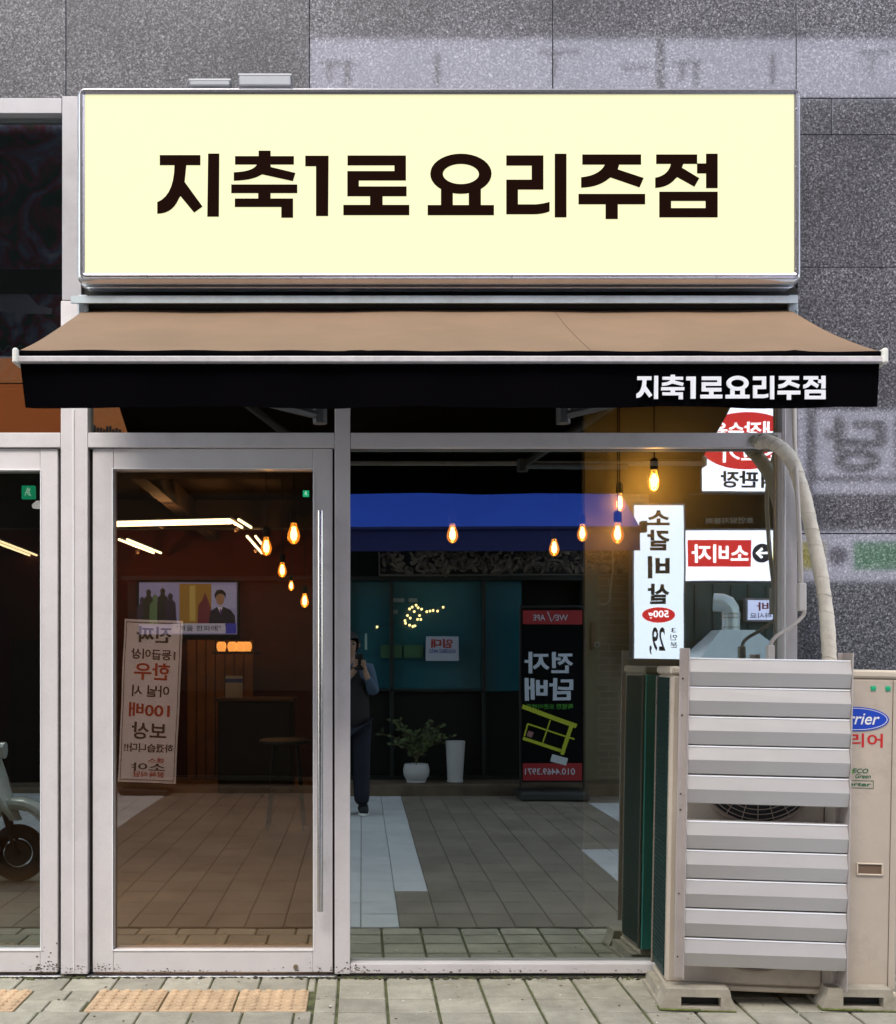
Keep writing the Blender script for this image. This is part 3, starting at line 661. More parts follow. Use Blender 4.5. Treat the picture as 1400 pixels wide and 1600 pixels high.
s.build('taped_sleeve', mat('cream_pipe_tape', (.76, .69, .57), .6, var=.12, vscale=22, bump=.5, bscale=40, dirt=.3), ip, smooth=True)
for i in range(6, len(pp) - 5, 5):
    s = MB(); dv = (pp[i + 1] - pp[i]).normalized(); a_ = dv.cross(Vector((0, 1, 0))).normalized(); b_ = a_.cross(dv)
    s.tube([pp[i] + (a_ * math.cos(t) + b_ * math.sin(t)) * .0296 + dv * .014 * math.sin(t + 1) for t in [2 * PI * k / 20 for k in range(21)]], .0016, 5, cap=False)
    s.build('tape_edge', mat('tape_edge', (.62, .56, .46), .7, dirt=.4), ip, smooth=True)
s = MB()
for (x, y, r_) in ((1190, 688, .030), (1180, 686, .022), (1203, 692, .026), (1196, 697, .02), (1210, 684, .016)):
    bm = bmesh.new(); q = W(x, y, -.07); bmesh.ops.create_icosphere(bm, subdivisions=2, radius=r_, matrix=Matrix.Translation(q))
    for v in bm.verts: v.co += Vector((random.uniform(-1, 1), random.uniform(-1, 1), random.uniform(-1, 1))) * .003
    s.addbm(bm)
s.build('foam_plug', mat('grey_putty', (.30, .29, .22), .9, var=.3, vscale=30, bump=.4), ip, smooth=True)
cd = thing('cable_conduit', W(1240, 640, -.08), 'thin cream cable conduit with a square joint running down to the air conditioner', 'conduit')
s = MB(); s.tube(smoothpath([(1239, 600, -.085), (1241, 660, -.085), (1244, 740, -.17), (1249, 830, -.18), (1252, 912, -.16)]), .0095, 12); s.tube(smoothpath([(1256, 950, -.16), (1255, 962, -.16), (1235, 980, -.17), (1212, 995, -.18), (1204, 1010, -.18), (1203, 1045, -.18)]), .008, 12)
s.build('cable', mat('cream_cable', (.62, .56, .50), .45), cd, smooth=True)
s = MB(); p = W(1246, 955, -.16); q = W(1258, 911, -.16); s.box((p.x, -.18, p.z), (q.x, -.145, q.z), .005); s.build('joint_box', mat('pale_joint', (.70, .65, .60), .45), cd); s = MB(); p = W(1198, 1034, -.18); q = W(1209, 1008, -.18); s.box((p.x, -.195, p.z), (q.x, -.165, q.z), .004); s.build('joint_box', mat('pale_joint', (.70, .65, .60), .45), cd)

# chipped paint and dirt at the feet of the frames
ch_ = MB()
for (cx, cy, sx, sy, n_, yy) in ((75, 1512, 16, 5, 60, -.0405), (70, 1490, 10, 14, 12, -.0405), (165, 1512, 12, 4, 30, -.0405), (560, 1516, 14, 3, 30, -.0535), (300, 1517, 90, 2, 40, -.0390), (800, 1517, 160, 2, 60, -.0535), (500, 1513, 14, 4, 14, -.0405), (115, 1515, 14, 5, 25, -.0555), (534, 1515, 8, 5, 20, -.0555)):
    for _ in range(n_):
        c_ = W(random.gauss(cx, sx), min(1519, random.gauss(cy, sy)), yy); r_ = random.uniform(.001, .0045)
        ch_.prism([(c_.x + r_ * random.uniform(.6, 1.6) * math.cos(a), c_.z + r_ * random.uniform(.4, 1) * math.sin(a)) for a in [2 * PI * k / 7 for k in range(7)]], yy - .0004 - random.random() * .0005, yy + .001)
o = ch_.build('paint_chips', mat('dark_chip', (.09, .065, .045), .9)); o['kind'] = 'stuff'
# grime and moss gathered along the foot of the frames, a few specks of litter
s = MB(); bm0 = bmesh.new(); bmesh.ops.create_icosphere(bm0, subdivisions=1, radius=1); bv = [v.co.copy() for v in bm0.verts]; bf = [[v.index for v in f.verts] for f in bm0.faces]; bm0.free()
for _ in range(1500):
    x = random.choice((random.uniform(-1.6, 1.25), random.gauss(-.05, .12), random.gauss(-1.35, .15), random.uniform(.0, 1.3), random.gauss(.55, .3))); r_ = random.uniform(.0015, .0065); y = -.052 - abs(random.gauss(0, .012)); s.cur = random.choice((0, 0, 1))
    s.add([(x + v.x * r_ * 1.8, y + v.y * r_, .001 + v.z * r_ * .8) for v in bv], bf)
o = s.build('grime', None, mats=[mat('dark_grime', (.03, .025, .018), .95), mat('green_grime', (.09, .10, .03), .95)], smooth=True, recalc=False); o['kind'] = 'stuff'
s = MB()
for _ in range(90):
    x = random.uniform(-1.7, 1.9); y = -random.uniform(.08, .8); r_ = random.uniform(.0015, .005); s.cur = random.choice((0, 1, 1)); a = random.uniform(0, PI)
    s.add([(x + math.cos(a) * v.x * r_ * 1.7 - math.sin(a) * v.y * r_, y + math.sin(a) * v.x * r_ * 1.7 + math.cos(a) * v.y * r_, .002 + v.z * r_ * .5) for v in bv], bf)
o = s.build('litter_specks', None, mats=[mat('white_speck', (.75, .74, .7), .8), mat('brown_speck', (.10, .07, .04), .9)], smooth=True, recalc=False); o['kind'] = 'stuff'

#@@PART2@@
# ---------------------------------------------------------------- inside the shop
BULBG = mat('amber_bulb_glass', (.5, .25, .06), .1, emit=(1.0, .42, .07), estr=.55)
FIL = mat('glowing_filament', (1, .7, .3), .3, emit=(1.0, .60, .20), estr=20)
SOCK = mat('black_socket', (.012, .011, .01), .5)
def amber():
    m = glassmat('clear_bulb_glass', .12, (1, .8, .5), (1, .86, .62)); t = m.node_tree; N = t.nodes.new
    e = N('ShaderNodeEmission'); e.inputs[0].default_value = (1, .42, .06, 1); e.inputs[1].default_value = .38 * K
    a = N('ShaderNodeAddShader'); o = t.nodes['Material Output']; src = o.inputs[0].links[0].from_socket
    t.links.new(src, a.inputs[0]); t.links.new(e.outputs[0], a.inputs[1]); t.links.new(a.outputs[0], o.inputs[0]); return m
def bulb(px, py, y, lab, cord=.5, k=1.0):
    q = W(px, py, y); t = thing('pendant_bulb', (q.x, y, q.z), lab, 'light bulb', 'warm filament bulbs hanging inside the shop')
    s = MB(); s.lathe([(r * k, z * k) for r, z in ((.002, -.056), (.014, -.052), (.026, -.036), (.030, -.018), (.026, .004), (.016, .030), (.013, .045))], q, 16)
    m = bpy.data.materials.get('clear_bulb_glass') or amber()
    s.build('bulb_glass', m, t, smooth=True)
    s = MB()
    for a_ in range(4):
        c_, n_ = math.cos(a_ * PI / 2 + .4), math.sin(a_ * PI / 2 + .4); s.tube([(q.x + .009 * c_ * k, y + .009 * n_ * k, q.z - .034 * k), (q.x + .006 * c_ * k, y + .006 * n_ * k, q.z + .024 * k)], .0045 * k, 6)
    s.lathe([(.004 * k, -.038 * k), (.0155 * k, -.022 * k), (.0155 * k, -.002 * k), (.006 * k, .026 * k)], q, 12)
    s.build('filament', FIL, t, smooth=True)
    s = MB(); s.lathe([(.016 * k, .044 * k), (.019 * k, .05 * k), (.019 * k, .09 * k), (.008 * k, .10 * k)], q, 12); s.build('socket', SOCK, t, smooth=True)
    s = MB(); top_ = min(cord, 2.99 - q.z - .1 * k); s.tube([(q.x, y, q.z + .098 * k), (q.x, y, q.z + .1 * k + top_)], .003, 6); s.build('cord', SOCK, t)
bulb(1022, 749, .30, 'nearest filament bulb with black socket at the upper right of the big window', 1)
bulb(707, 832, .9, 'filament bulb hanging alone in the middle of the blue awning reflection')
bulb(866, 854, 1.6, 'lowest filament bulb of the three at the middle right of the window')
bulb(910, 831, .33, 'filament bulb just right of and above the lowest one in the big window', k=.82)
bulb(965, 831, .35, 'filament bulb directly under another one beside the white vertical sign')
bulb(968, 784, .38, 'upper filament bulb of the pair at the end of the blue awning', k=.92)
bulb(459, 832, .4, 'largest filament bulb seen through the glass door near its handle')
bulb(416, 852, 1.1, 'filament bulb at the end of the angled tube lamp behind the door')
bulb(441, 889, 2.6, 'small filament bulb below the two large ones behind the door')
bulb(455, 914, 6.2, 'tiniest and farthest filament bulb behind the door')
bulb(476, 937, 3.0, 'lowest filament bulb behind the door beside the door stile')
LED = mat('warm_white_tube', (1, .9, .7), .5, emit=(1.0, .80, .48), estr=5)
def led(p, q, lab, off=(0, 0, .045), n=2):
    t = thing('tube_lamp', (p + q) / 2, lab, 'ceiling lamp', 'slim tube lamps on the ceiling')
    for k in range(n):
        o = Vector((0, .22 * k, 0)) if abs((q - p).x) > abs((q - p).y) * .5 else Vector((.085 * k, 0, 0)); s = MB(); s.tube([p + o, q + o], .013, 8); s.build('tube', LED, t)
        s = MB(); s.tube([p + o + Vector((0, 0, .022)), q + o + Vector((0, 0, .022))], .012, 6); s.build('holder', SOCK, t)
zc = 2.62
def onz(px, py, z=zc): k = (z - CAMH) / ((HY - py) * S) * D; return W(px, py, k - D)
led(onz(150, 817), onz(357, 812), 'long front tube lamp crossing the door glass')
led(onz(358, 812), onz(378, 824), 'short slanting tube lamp at the end of the long one', n=2)
led(onz(386, 838), onz(409, 864), 'slanting tube lamp beside the second bulb behind the door')
led(onz(186, 843), onz(240, 864), 'short slanting tube lamp at the left of the door glass')
led(onz(-60, 828), onz(90, 884), 'slanting tube lamp crossing the left shop glass')
led(onz(-60, 888), onz(90, 892), 'level tube lamp in the left shop glass')
for (px, py, y, w, lab) in ((44, 769, 3.5, .050, 'square green exit light on the ceiling of the left shop'), (478, 771, 4.2, .025, 'small green exit light high behind the door handle')):
    q = W(px, py, y); t = thing('exit_light', q, lab, 'exit light')
    s = MB(); s.box((q.x - w, y, q.z - w), (q.x + w, y + .03, q.z + w), .004); s.build('housing', mat('green_glow', (.0, .3, .15), .5, emit=(.02, .75, .38), estr=.9), t)
    s = MB(); s.prism([(q.x + a_ * w, q.z + b_ * w) for a_, b_ in ((-.1, .7), (.35, .5), (.2, 0), (.5, -.6), (.1, -.5), (-.2, -.1), (-.5, -.6), (-.4, 0), (-.25, .4))], y - .004, y); s.build('running_mark', mat('mint_glow', (.6, 1, .8), .5, emit=(.5, 1, .8), estr=1.2), t)
q = W(61, 794, 3); t = thing('ceiling_spot', q, 'small round white spot lamp high in the left shop', 'spot lamp'); s = MB(); s.lathe([(.045, 0), (.05, .02), (.02, .05)], q, 14); s.build('spot', mat('white_glow', (1, 1, 1), .5, emit=(.9, .9, 1), estr=1.5), t, smooth=True)
s = MB(); s.tube([(q.x, q.y, q.z + .05), (q.x, q.y, 2.99)], .01, 8); s.build('stem', SOCK, t)

def lamp(parent, loc, e, col, rad=.08):
    l = bpy.data.lights.new('lamp_light', 'POINT'); l.energy = e; l.color = col; l.shadow_soft_size = rad
    o = bpy.data.objects.new('lamp_light', l); COL.objects.link(o); o.parent = parent; o.location = Vector(loc) - world_of(parent); return o
tl = [o for o in COL.objects if o.name.startswith('tube_lamp')]
for o in tl[:4]: lamp(o, world_of(o) + Vector((0, 0, -.05)), 2.6, (1, .50, .20), .02)
lamp(tl[5], world_of(tl[5]) + Vector((0, 0, -.05)), 3, (1, .5, .2), .02)
pb_ = [o for o in COL.objects if o.name.startswith('pendant_bulb')]
lamp(pb_[0], W(1022, 749, .30) + Vector((.0, -.0, -.0)), 1.5, (1, .55, .16), .03)
# television with a news picture
a_ = W(217, 991, 8.38); b_ = W(370, 910, 8.38)
tv = thing('television', (a_.x, 8.4, a_.z), 'wall television showing a newsreader in a dark suit beside a group of people', 'television')
s = MB(); s.box((a_.x - .03, 8.40, a_.z - .03), (b_.x + .03, 8.48, b_.z + .03), .01); s.build('case', BLACKM, tv)
def scr(name, poly, col, y=8.39, e=1.0):
    s = MB(); s.prism([W(p[0], p[1], 8.38).xz for p in poly], y, y + .004); return s.build(name, mat('screen_' + name + str(len(_m)), tuple(c * .2 for c in col), .5, emit=tuple(c * .75 for c in col), estr=e * .62), tv)
scr('screen_picture', rc(217, 910, 370, 991), (.34, .33, .62), 8.395)
scr('studio_backdrop', rc(280, 912, 330, 975), (.36, .20, .04), 8.392); scr('studio_backdrop', rc(296, 915, 305, 970), (.55, .40, .12), 8.389)
scr('studio_panel', rc(330, 914, 368, 950), (.42, .42, .72), 8.392)
for i, (x, h_, c_) in enumerate(((222, 932, (.05, .03, .06)), (232, 920, (.03, .03, .02)), (242, 928, (.12, .20, .10)), (254, 918, (.02, .02, .02)), (266, 926, (.03, .02, .05)))):
    scr('crowd_figure', [(x - 9, 975), (x - 8, h_ + 16), (x - 3, h_ + 11), (x - 4, h_ + 4), (x, h_), (x + 4, h_ + 4), (x + 3, h_ + 11), (x + 8, h_ + 16), (x + 10, 975)], c_, 8.388 - i * .001)
scr('crowd_figure', [(308, 975), (310, 945), (316, 938), (320, 925), (325, 938), (329, 950), (330, 975)], (.16, .03, .05), 8.386)
scr('newsreader_suit', [(325, 978), (329, 955), (338, 949), (349, 948), (360, 953), (367, 962), (368, 978)], (.012, .012, .03), 8.384)
scr('newsreader_face', ell(344, 936, 6.5, 9.5, 20), (.36, .20, .12), 8.383); scr('newsreader_hair', [(336, 936), (335, 928), (339, 922), (347, 921), (353, 927), (352, 936), (350, 930), (344, 927), (339, 930)], (.01, .01, .01), 8.382)
scr('shirt', [(340, 949), (344, 958), (348, 949)], (.8, .8, .9), 8.381); scr('tie', [(343, 951), (344.5, 962), (346, 951)], (.2, .02, .4), 8.380)
scr('caption_strip', rc(270, 974, 352, 989), (.55, .55, .75), 8.381); scr('caption_strip', rc(353, 974, 369, 990), (.05, .06, .5), 8.381)
s = MB(); p = W(275, 986, 8.378); q = W(345, 977, 8.378); text(s, '"겨울 한파에"', p.x, q.x, p.z, q.z, 8.377, -1, .01); s.build('caption', mat('caption_ink', (.03, .03, .2), .5), tv)

wp = thing('warm_glow_screen', W(340, 1213, 8.2), 'orange brown boarded screen added for the warm glow on the red back wall', 'screen')  # added screen; the warm glow behind the door is put into its board colour
p = W(292, 1212, 8.2); q = W(396, 1000, 8.2); n_ = 7
for k in range(n_):
    s = MB(); x_ = p.x + k * (q.x - p.x) / n_; s.box((x_ + .006, 8.2, .002), (x_ + (q.x - p.x) / n_ - .006, 8.23, q.z), .003); s.build('board', mat('orange_glow_board', (.24, .10, .022), .5, var=.3, vscale=3, island=.12), wp)
s = MB(); s.box((p.x, 8.235, q.z - .12), (q.x, 8.26, q.z - .06)); s.build('rail', mat('dark_wood', (.08, .035, .015), .5), wp)
# shelf with small warm bulbs, tables, stools
sh = thing('wall_shelf', W(365, 1020, 7.6), 'dark wall shelf carrying four small glowing bulbs', 'shelf'); s = MB(); p = W(333, 1022, 7.6); q = W(402, 1018, 7.6); s.box((p.x, 7.5, p.z), (q.x, 7.8, q.z), .004); s.build('board', mat('dark_wood', (.08, .035, .015), .5), sh)
for i, (x, y_, lb) in enumerate(((346, 1009, 'glowing amber bulb, first from the left on the shelf'), (363, 1011, 'glowing amber bulb, second from the left on the shelf'), (376, 1012, 'glowing amber bulb, third from the left on the shelf'), (386, 1013, 'glowing amber bulb at the right end of the shelf'))):
    q = W(x, 1018, 7.6); t = thing('shelf_bulb', q, lb, 'lightbulb', 'small warm bulbs on the shelf'); s = MB(); s.lathe([(.04, .002), (.055, .05), (.05, .09), (.03, .11)], q, 12); s.build('lightbulb', mat('amber_shelf_bulb', (.6, .3, .1), .3, emit=(1.0, .40, .09), estr=1.7), t, smooth=True)  # small warm bulbs, shaped like lidded glass vessels
    s = MB(); s.lathe([(.032, .105), (.032, .125)], q, 12); s.build('lid', SOCK, t)
s = MB(); sh2 = thing('serving_counter', W(370, 1200, 6.8), 'dark serving counter under the shelf with a small blue and white sign', 'counter')
p = W(340, 1205, 6.8); q = W(455, 1115, 6.8); s.box((p.x, 6.8, 0), (q.x, 7.4, .95), .01); s.build('body', mat('counter_black', (.004, .003, .002), .5), sh2); s = MB(); s.box((p.x - .03, 6.77, .951), (q.x + .03, 7.43, .985), .005); s.build('counter_top', mat('dark_wood', (0, 0, 0)), sh2)
t = thing('menu_card', W(365, 1068, 6.9), 'small blue and white card standing on the dark counter', 'card'); s = MB(); p = W(352, 1068, 6.9); q = W(379, 1056, 6.9); s.box((p.x, 6.9, .99), (q.x, 6.91, q.z), .001); s.build('card', mat('pale_card', (.55, .55, .6), .6), t); s = MB(); s.box((p.x, 6.896, p.z + .01), (q.x, 6.899, p.z + .05)); s.build('blue_band', mat('blue_band', (.05, .12, .5), .6), t)
def stool(px, py, y, lab, r_=.17, h_=.66, col=None):
    q = W(px, py, y); t = thing('round_stool', (q.x, y, 0), lab, 'stool')
    s = MB(); s.lathe([(r_ * .9, h_ - .03), (r_, h_ - .02), (r_, h_), (r_ * .9, h_ + .01)], (q.x, y, 0), 20); s.build('seat', mat('pale_seat', (.03, .022, .018), .6), t, smooth=True)
    for k in range(4):
        s = MB(); a_ = PI / 4 + k * PI / 2; s.tube([(q.x + r_ * .6 * math.cos(a_), y + r_ * .6 * math.sin(a_), h_ - .03), (q.x + r_ * .95 * math.cos(a_), y + r_ * .95 * math.sin(a_), 0)], .012, 6); s.build('leg', BLACKM, t)
stool(447, 1110, 4.4, 'pale topped round stool behind the door near the handle', .22, .72)
# second, dim group behind the left door
t = thing('back_cabinet', W(40, 1010, 6), 'dim brown cabinet in the left shop', 'cabinet'); p = W(16, 1100, 6); q = W(64, 998, 6); s = MB(); s.box((p.x, 6, 0), (q.x, 6.5, q.z), .01); s.build('body', mat('dim_brown', (.06, .03, .015), .6), t); s = MB()
for z in (.5, .9, 1.3): s.box((p.x + .03, 5.985, z), (q.x - .03, 5.999, z + .02))
s.build('shelf_edge', mat('dark_wood', (0, 0, 0)), t)

# ---------------------------------------------------------------- across the street (seen mirrored in the glass)
opp = thing('opposite_building', (0, -7.3, 0), 'dark brick building across the street mirrored in the shop glass', 'building')
def rbox(px0, py0, px1, py1, d, th, s, ch=.003, gap=0):
    p = R(px0, py1, d); q = R(px1, py0, d); s.box((p.x, -d, p.z), (q.x, -d - th, q.z), ch); return p, q
DF = 7.1
DKW = mat('charcoal_facade', (.008, .007, .006), .8, spec=.2, var=.3, vscale=2)
s = MB(); s.box((-9, -DF - .25, -.05), (11, -DF - .9, 9.6)); s.build('wall', DKW, opp)
bmt = bpy.data.materials.new('tan_brick'); bmt.use_nodes = True; t_ = bmt.node_tree; br = t_.nodes.new('ShaderNodeTexBrick'); tc = t_.nodes.new('ShaderNodeTexCoord'); mp_ = t_.nodes.new('ShaderNodeMapping'); mp_.inputs['Rotation'].default_value = (PI / 2, 0, 0)
t_.links.new(tc.outputs['Object'], mp_.inputs[0]); t_.links.new(mp_.outputs[0], br.inputs[0]); t_.links.new(br.outputs[0], t_.nodes['Principled BSDF'].inputs[0]); br.inputs['Scale'].default_value = 1
br.inputs['Brick Width'].default_value = .21; br.inputs['Row Height'].default_value = .07; br.inputs['Mortar Size'].default_value = .006; br.inputs['Color1'].default_value = (.15, .12, .075, 1); br.inputs['Color2'].default_value = (.095, .075, .045, 1); br.inputs['Mortar'].default_value = (.2, .18, .13, 1)
s = MB(); p = R(921, 1241, DF - .02); q = R(1000, 770, DF - .02); s.box((p.x, -DF + .0, .0), (q.x + .1, -DF - .24, q.z)); s.build('brick_pier', bmt, opp)
s = MB(); rbox(915, 890, 935, 1236, DF - .05, .2, s); s.build('door_jamb', mat('olive_jamb', (.11, .105, .06), .6), opp)
s = MB(); s.box((R(540, 0, DF).x, -6.6, -.02), (R(1005, 0, DF).x, -DF - .25, .115), .01); s.box((-9, -6.85, -.02), (R(540, 0, DF).x - .02, -DF - .25, .06), .01); s.box((R(1006, 0, DF).x, -6.95, -.02), (11, -DF - .25, .06), .01)
s.build('plinth', mat('brown_stone_step', (.12, .085, .055), .8, var=.45, vscale=5, dirt=.4), opp)
# glazed front: lower black boards, upper teal panels behind dark frames
TEAL = mat('teal_reflection_glass', (.02, .115, .15), .18, var=.18, vscale=1.2)  # teal stands for light reflected in the opposite shop window
s = MB(); rbox(545, 908, 757, 1080, DF + .12, .02, s, 0); rbox(757.4, 908, 815, 1080, DF + .12, .02, s, 0); s.build('window_panel', TEAL, opp)
s = MB(); rbox(200, 908, 540, 1080, DF + .13, .02, s, 0); s.build('window_panel', mat('dim_panel', (.025, .03, .028), .3), opp)
s = MB(); rbox(545, 1082, 815, 1218, DF + .10, .03, s, 0); rbox(190, 1082, 540, 1218, DF + .10, .03, s, 0); s.build('lower_board', mat('black_board2', (.005, .006, .005), .5, spec=.3), opp)
s = MB()
for x in (540, 612, 757, 913): rbox(x - 3, 905, x + 3, 1222, DF - .0, .15, s, .003)
rbox(190, 900, 918, 907, DF - .02, .2, s, .003); rbox(543, 1077, 757, 1081, DF - .0, .14, s, .002); rbox(190, 1213, 918, 1220, DF - .01, .15, s, .003)
s.build('shop_frame', mat('dark_green_frame', (.010, .016, .014), .4), opp)
s = MB(); rbox(595, 1008, 628, 1028, DF + .05, .03, s, .001); rbox(631, 1008, 661, 1028, DF + .05, .03, s, .001); s.build('green_label', mat('green_label', (.035, .11, .05), .6), opp)
s = MB(); rbox(609, 935, 632, 941, DF + .05, .03, s, .001); rbox(639, 935, 652, 941, DF + .05, .03, s, .001); rbox(610, 953, 622, 959, DF + .05, .03, s, .001); s.build('white_lamp_strip', mat('dim_strip', (.2, .25, .25), .6), opp)
s = MB(); q0 = R(571, 1180, DF - .06); q1 = R(571, 1113, DF - .06); s.tube([q0, q1], .02, 12); a_ = R(550, 1160, DF - .06); b_ = R(570, 1160, DF - .06); s.tube([a_, b_], .01, 8); q0 = R(572, 990, DF - .06); q1 = R(572, 1015, DF - .06); s.tube([q0, q1], .015, 10); s.build('door_pull', mat('teal_steel', (.25, .36, .36), .3, .6), opp, smooth=True)
s = MB(); rbox(925, 972, 931, 1016, DF - .1, .05, s, .003); s.build('door_plate', mat('brown_plate', (.08, .035, .02), .5), opp)

# pebble covered fascia
pb = thing('pebble_fascia', R(770, 898, DF - .05), 'long fascia of dark pebbles in a thin frame under the blue awning', 'fascia')
s = MB(); rbox(594, 846, 1095, 897, DF - .02, .12, s, .003); s.build('panel', BLACKM, pb)
s = MB(); 
for (a0, b0, a1, b1) in ((592, 843, 1098, 846), (592, 897, 1098, 899.5), (592, 846.2, 594, 896.8)): rbox(a0, b0, a1, b1, DF - .07, .07, s, .002)
s.build('trim', mat('dull_trim', (.12, .11, .09), .5), pb)
s = MB(); p = R(597, 895, DF - .03); q = R(1093, 848, DF - .03)
bm0 = bmesh.new(); bmesh.ops.create_icosphere(bm0, subdivisions=1, radius=1); bv = [v.co.copy() for v in bm0.verts]; bf = [[v.index for v in f.verts] for f in bm0.faces]; bm0.free()
for _ in range(900):
    u = random.random(); w = random.random(); r_ = random.uniform(.012, .03) * (1.5 - .8 * w); c_ = Vector((p.x + u * (q.x - p.x), -DF + .03, p.z + .01 + w * (q.z - p.z - .02))); e_ = Euler((random.uniform(-.3, .3), random.uniform(0, PI), random.uniform(-.3, .3))).to_matrix()
    s.add([c_ + e_ @ Vector((v.x * r_ * 1.6, v.y * r_ * .7, v.z * r_ * .8)) for v in bv], bf)
o = s.build('pebbles', mat('dark_pebbles', (.13, .10, .075), .5, island=.85), pb, smooth=True, recalc=False); o['kind'] = 'stuff'

# blue awning across the street
ba = thing('blue_awning', R(770, 800, DF), 'bright blue fabric awning across the street mirrored in the big window', 'awning')
a0 = R(505, 735, DF); a1 = R(958, 745, DF); b0 = R(505, 829, 6.0); b1 = R(1000, 823, 6.0)
a0.z = a1.z = 3.28; b0.x = a0.x
s = MB(); s.add([a0, a1, b1, b0], [(0, 1, 2, 3)]); dn = Vector((0, 0, -.02)); s.add([a0 + dn, a1 + dn, b1 + dn, b0 + dn], [(3, 2, 1, 0)]); s.add([a1, b1, b1 + dn, a1 + dn], [(0, 1, 2, 3)])
s.build('canopy', mat('bright_blue_cloth', (.02, .085, .60), .75, var=.05, vscale=2), ba, recalc=False)
s = MB(); q = b1.copy(); s.box((b0.x, -6.0, b0.z - .20), (b1.x, -5.985, b1.z - .03), .002); s.box((b0.x - .01, -6.0 - .02, b1.z - .03), (b1.x + .02, -5.96, b1.z + .0), .004); s.build('valance', mat('navy_cloth', (.008, .012, .10), .8), ba)
s = MB(); s.box((b1.x + .0, -6.03, b1.z - .06), (b1.x + .06, -5.94, b1.z + .05), .005); s.build('end_cap', BLACKM, ba)
s = MB(); s.box((a0.x, -DF - .24, a1.z - .02), (a1.x, -DF + .02, a1.z + .06), .01); s.build('cassette', BLACKM, ba)

# lit signs across the street
LIT = mat('cool_white_lit_panel', (.7, .7, .8), .5, emit=(.80, .84, 1.0), estr=2.6)
LITB = mat('white_lit_panel', (.8, .8, .8), .5, emit=(.80, .78, 1.0), estr=3.4)
REDL = mat('red_lit_print', (.5, .02, .02), .5, emit=(.80, .015, .02), estr=1.6)
INK = mat('black_print', (.006, .008, .012), .6)
WHL = mat('white_lit_print', (.9, .9, .9), .5, emit=(.95, .93, 1.0), estr=3.1)
def sbox(t, px0, py0, px1, py1, d, th=.14, m=LIT, name='light_panel', fr=.02):
    p = R(px0, py1, d); q = R(px1, py0, d)
    s = MB(); s.box((p.x, -d - .004, p.z), (q.x, -d, q.z)); s.build(name, m, t)
    s = MB(); s.box((p.x - fr, -d - .005, p.z - fr), (q.x + fr, -d - th, q.z + fr), .004); s.build('case', mat('sign_case', (.2, .2, .22), .5), t)
    return p, q
def rtext(t, body, px0, py0, px1, py1, d, m, name, bold=.014, e=.003):
    p = R(px0, py1, d); q = R(px1, py0, d); s = MB(); text(s, body, p.x, q.x, p.z, q.z, -d + e, 1, bold); return s.build(name, m, t)
d1 = 6.75
vs_ = thing('vertical_lit_sign', R(1030, 1030, d1), 'tall white lit sign with dark Korean letters stacked down it, mirrored beside the bulbs', 'sign')
sbox(vs_, 991, 789, 1068, 1033, d1, .16)
for ch, y0_, y1_ in (('소', 797, 821), ('갈', 828, 861), ('비', 870, 904), ('살', 912, 944)): rtext(vs_, ch, 1012, y0_, 1046, y1_, d1, INK, 'letter', .036)
s = MB(); c_ = R(1029, 961, d1); s.ellipse((c_.x, c_.z), 26 * .00658, 12 * .00658, -d1 + .002, -d1 + .005); s.build('red_oval', REDL, vs_)
rtext(vs_, '500g', 1013, 954, 1045, 968, d1, WHL, 'oval_lettering', .02, .008)
rtext(vs_, '29,', 1014, 980, 1039, 1024, d1, INK, 'price', .02); rtext(vs_, '3', 1049, 981, 1056, 988, d1, INK, 'small_letter', .01); rtext(vs_, '인', 1047, 991, 1058, 1000, d1, INK, 'small_letter', .01); rtext(vs_, '분', 1047, 1003, 1058, 1012, d1, INK, 'small_letter', .01)
d2 = 6.9
hs = thing('horizontal_lit_sign', R(1150, 908, d2), 'white lit fascia sign with a red word block and an arrow disc', 'sign')
sbox(hs, 1071, 829, 1420, 908, d2, .15, LITB)
s = MB(); p = R(1074, 886, d2); q = R(1174, 844, d2); s.box((p.x, -d2 + .001, p.z), (q.x, -d2 + .004, q.z)); s.build('red_block', REDL, hs)
rtext(hs, '소비자', 1080, 851, 1170, 880, d2, WHL, 'block_lettering', .03, .007)
s = MB(); c_ = R(1191, 865, d2); s.ellipse((c_.x, c_.z), 15 * .00666, 15 * .00666, -d2 + .001, -d2 + .004); s.build('arrow_disc', mat('navy_print', (.012, .015, .05), .5), hs)
s = MB(); u_ = .00666
ar = [(-10, 0), (-1, 9), (2, 6), (-3, 1.8), (9, 1.8), (9, -1.8), (-3, -1.8), (2, -6), (-1, -9)]
s.prism([(c_.x + a * u_, c_.z + b * u_) for a, b in ar], -d2 + .0045, -d2 + .007); s.build('arrow', WHL, hs)
s = MB(); p = R(1208, 888, d2); q = R(1290, 846, d2); s.box((p.x, -d2 + .001, p.z), (q.x, -d2 + .004, q.z)); s.build('yellow_block', mat('yellow_lit', (.8, .7, .02), .5, emit=(1, .85, .03), estr=1.8), hs)
rtext(hs, '장', 1212, 850, 1245, 884, d2, INK, 'block_lettering', .03, .007)
s = MB(); p = R(1336, 890, d2); q = R(1420, 846, d2); s.box((p.x, -d2 + .001, p.z), (q.x, -d2 + .004, q.z)); s.build('green_block', mat('green_lit', (.05, .5, .15), .5, emit=(.05, .55, .15), estr=1.6), hs)
s = MB(); c_ = R(1312, 868, d2); s.ellipse((c_.x, c_.z), .1, .1, -d2 + .001, -d2 + .004); s.build('violet_disc', mat('violet_print', (.1, .06, .2), .5), hs)
us = thing('butcher_lit_sign', R(1180, 765, d2), 'upper white lit sign with a red oval and black Korean lettering below it', 'sign')
sbox(us, 1084, 560, 1262, 767, d2, .15, LITB)
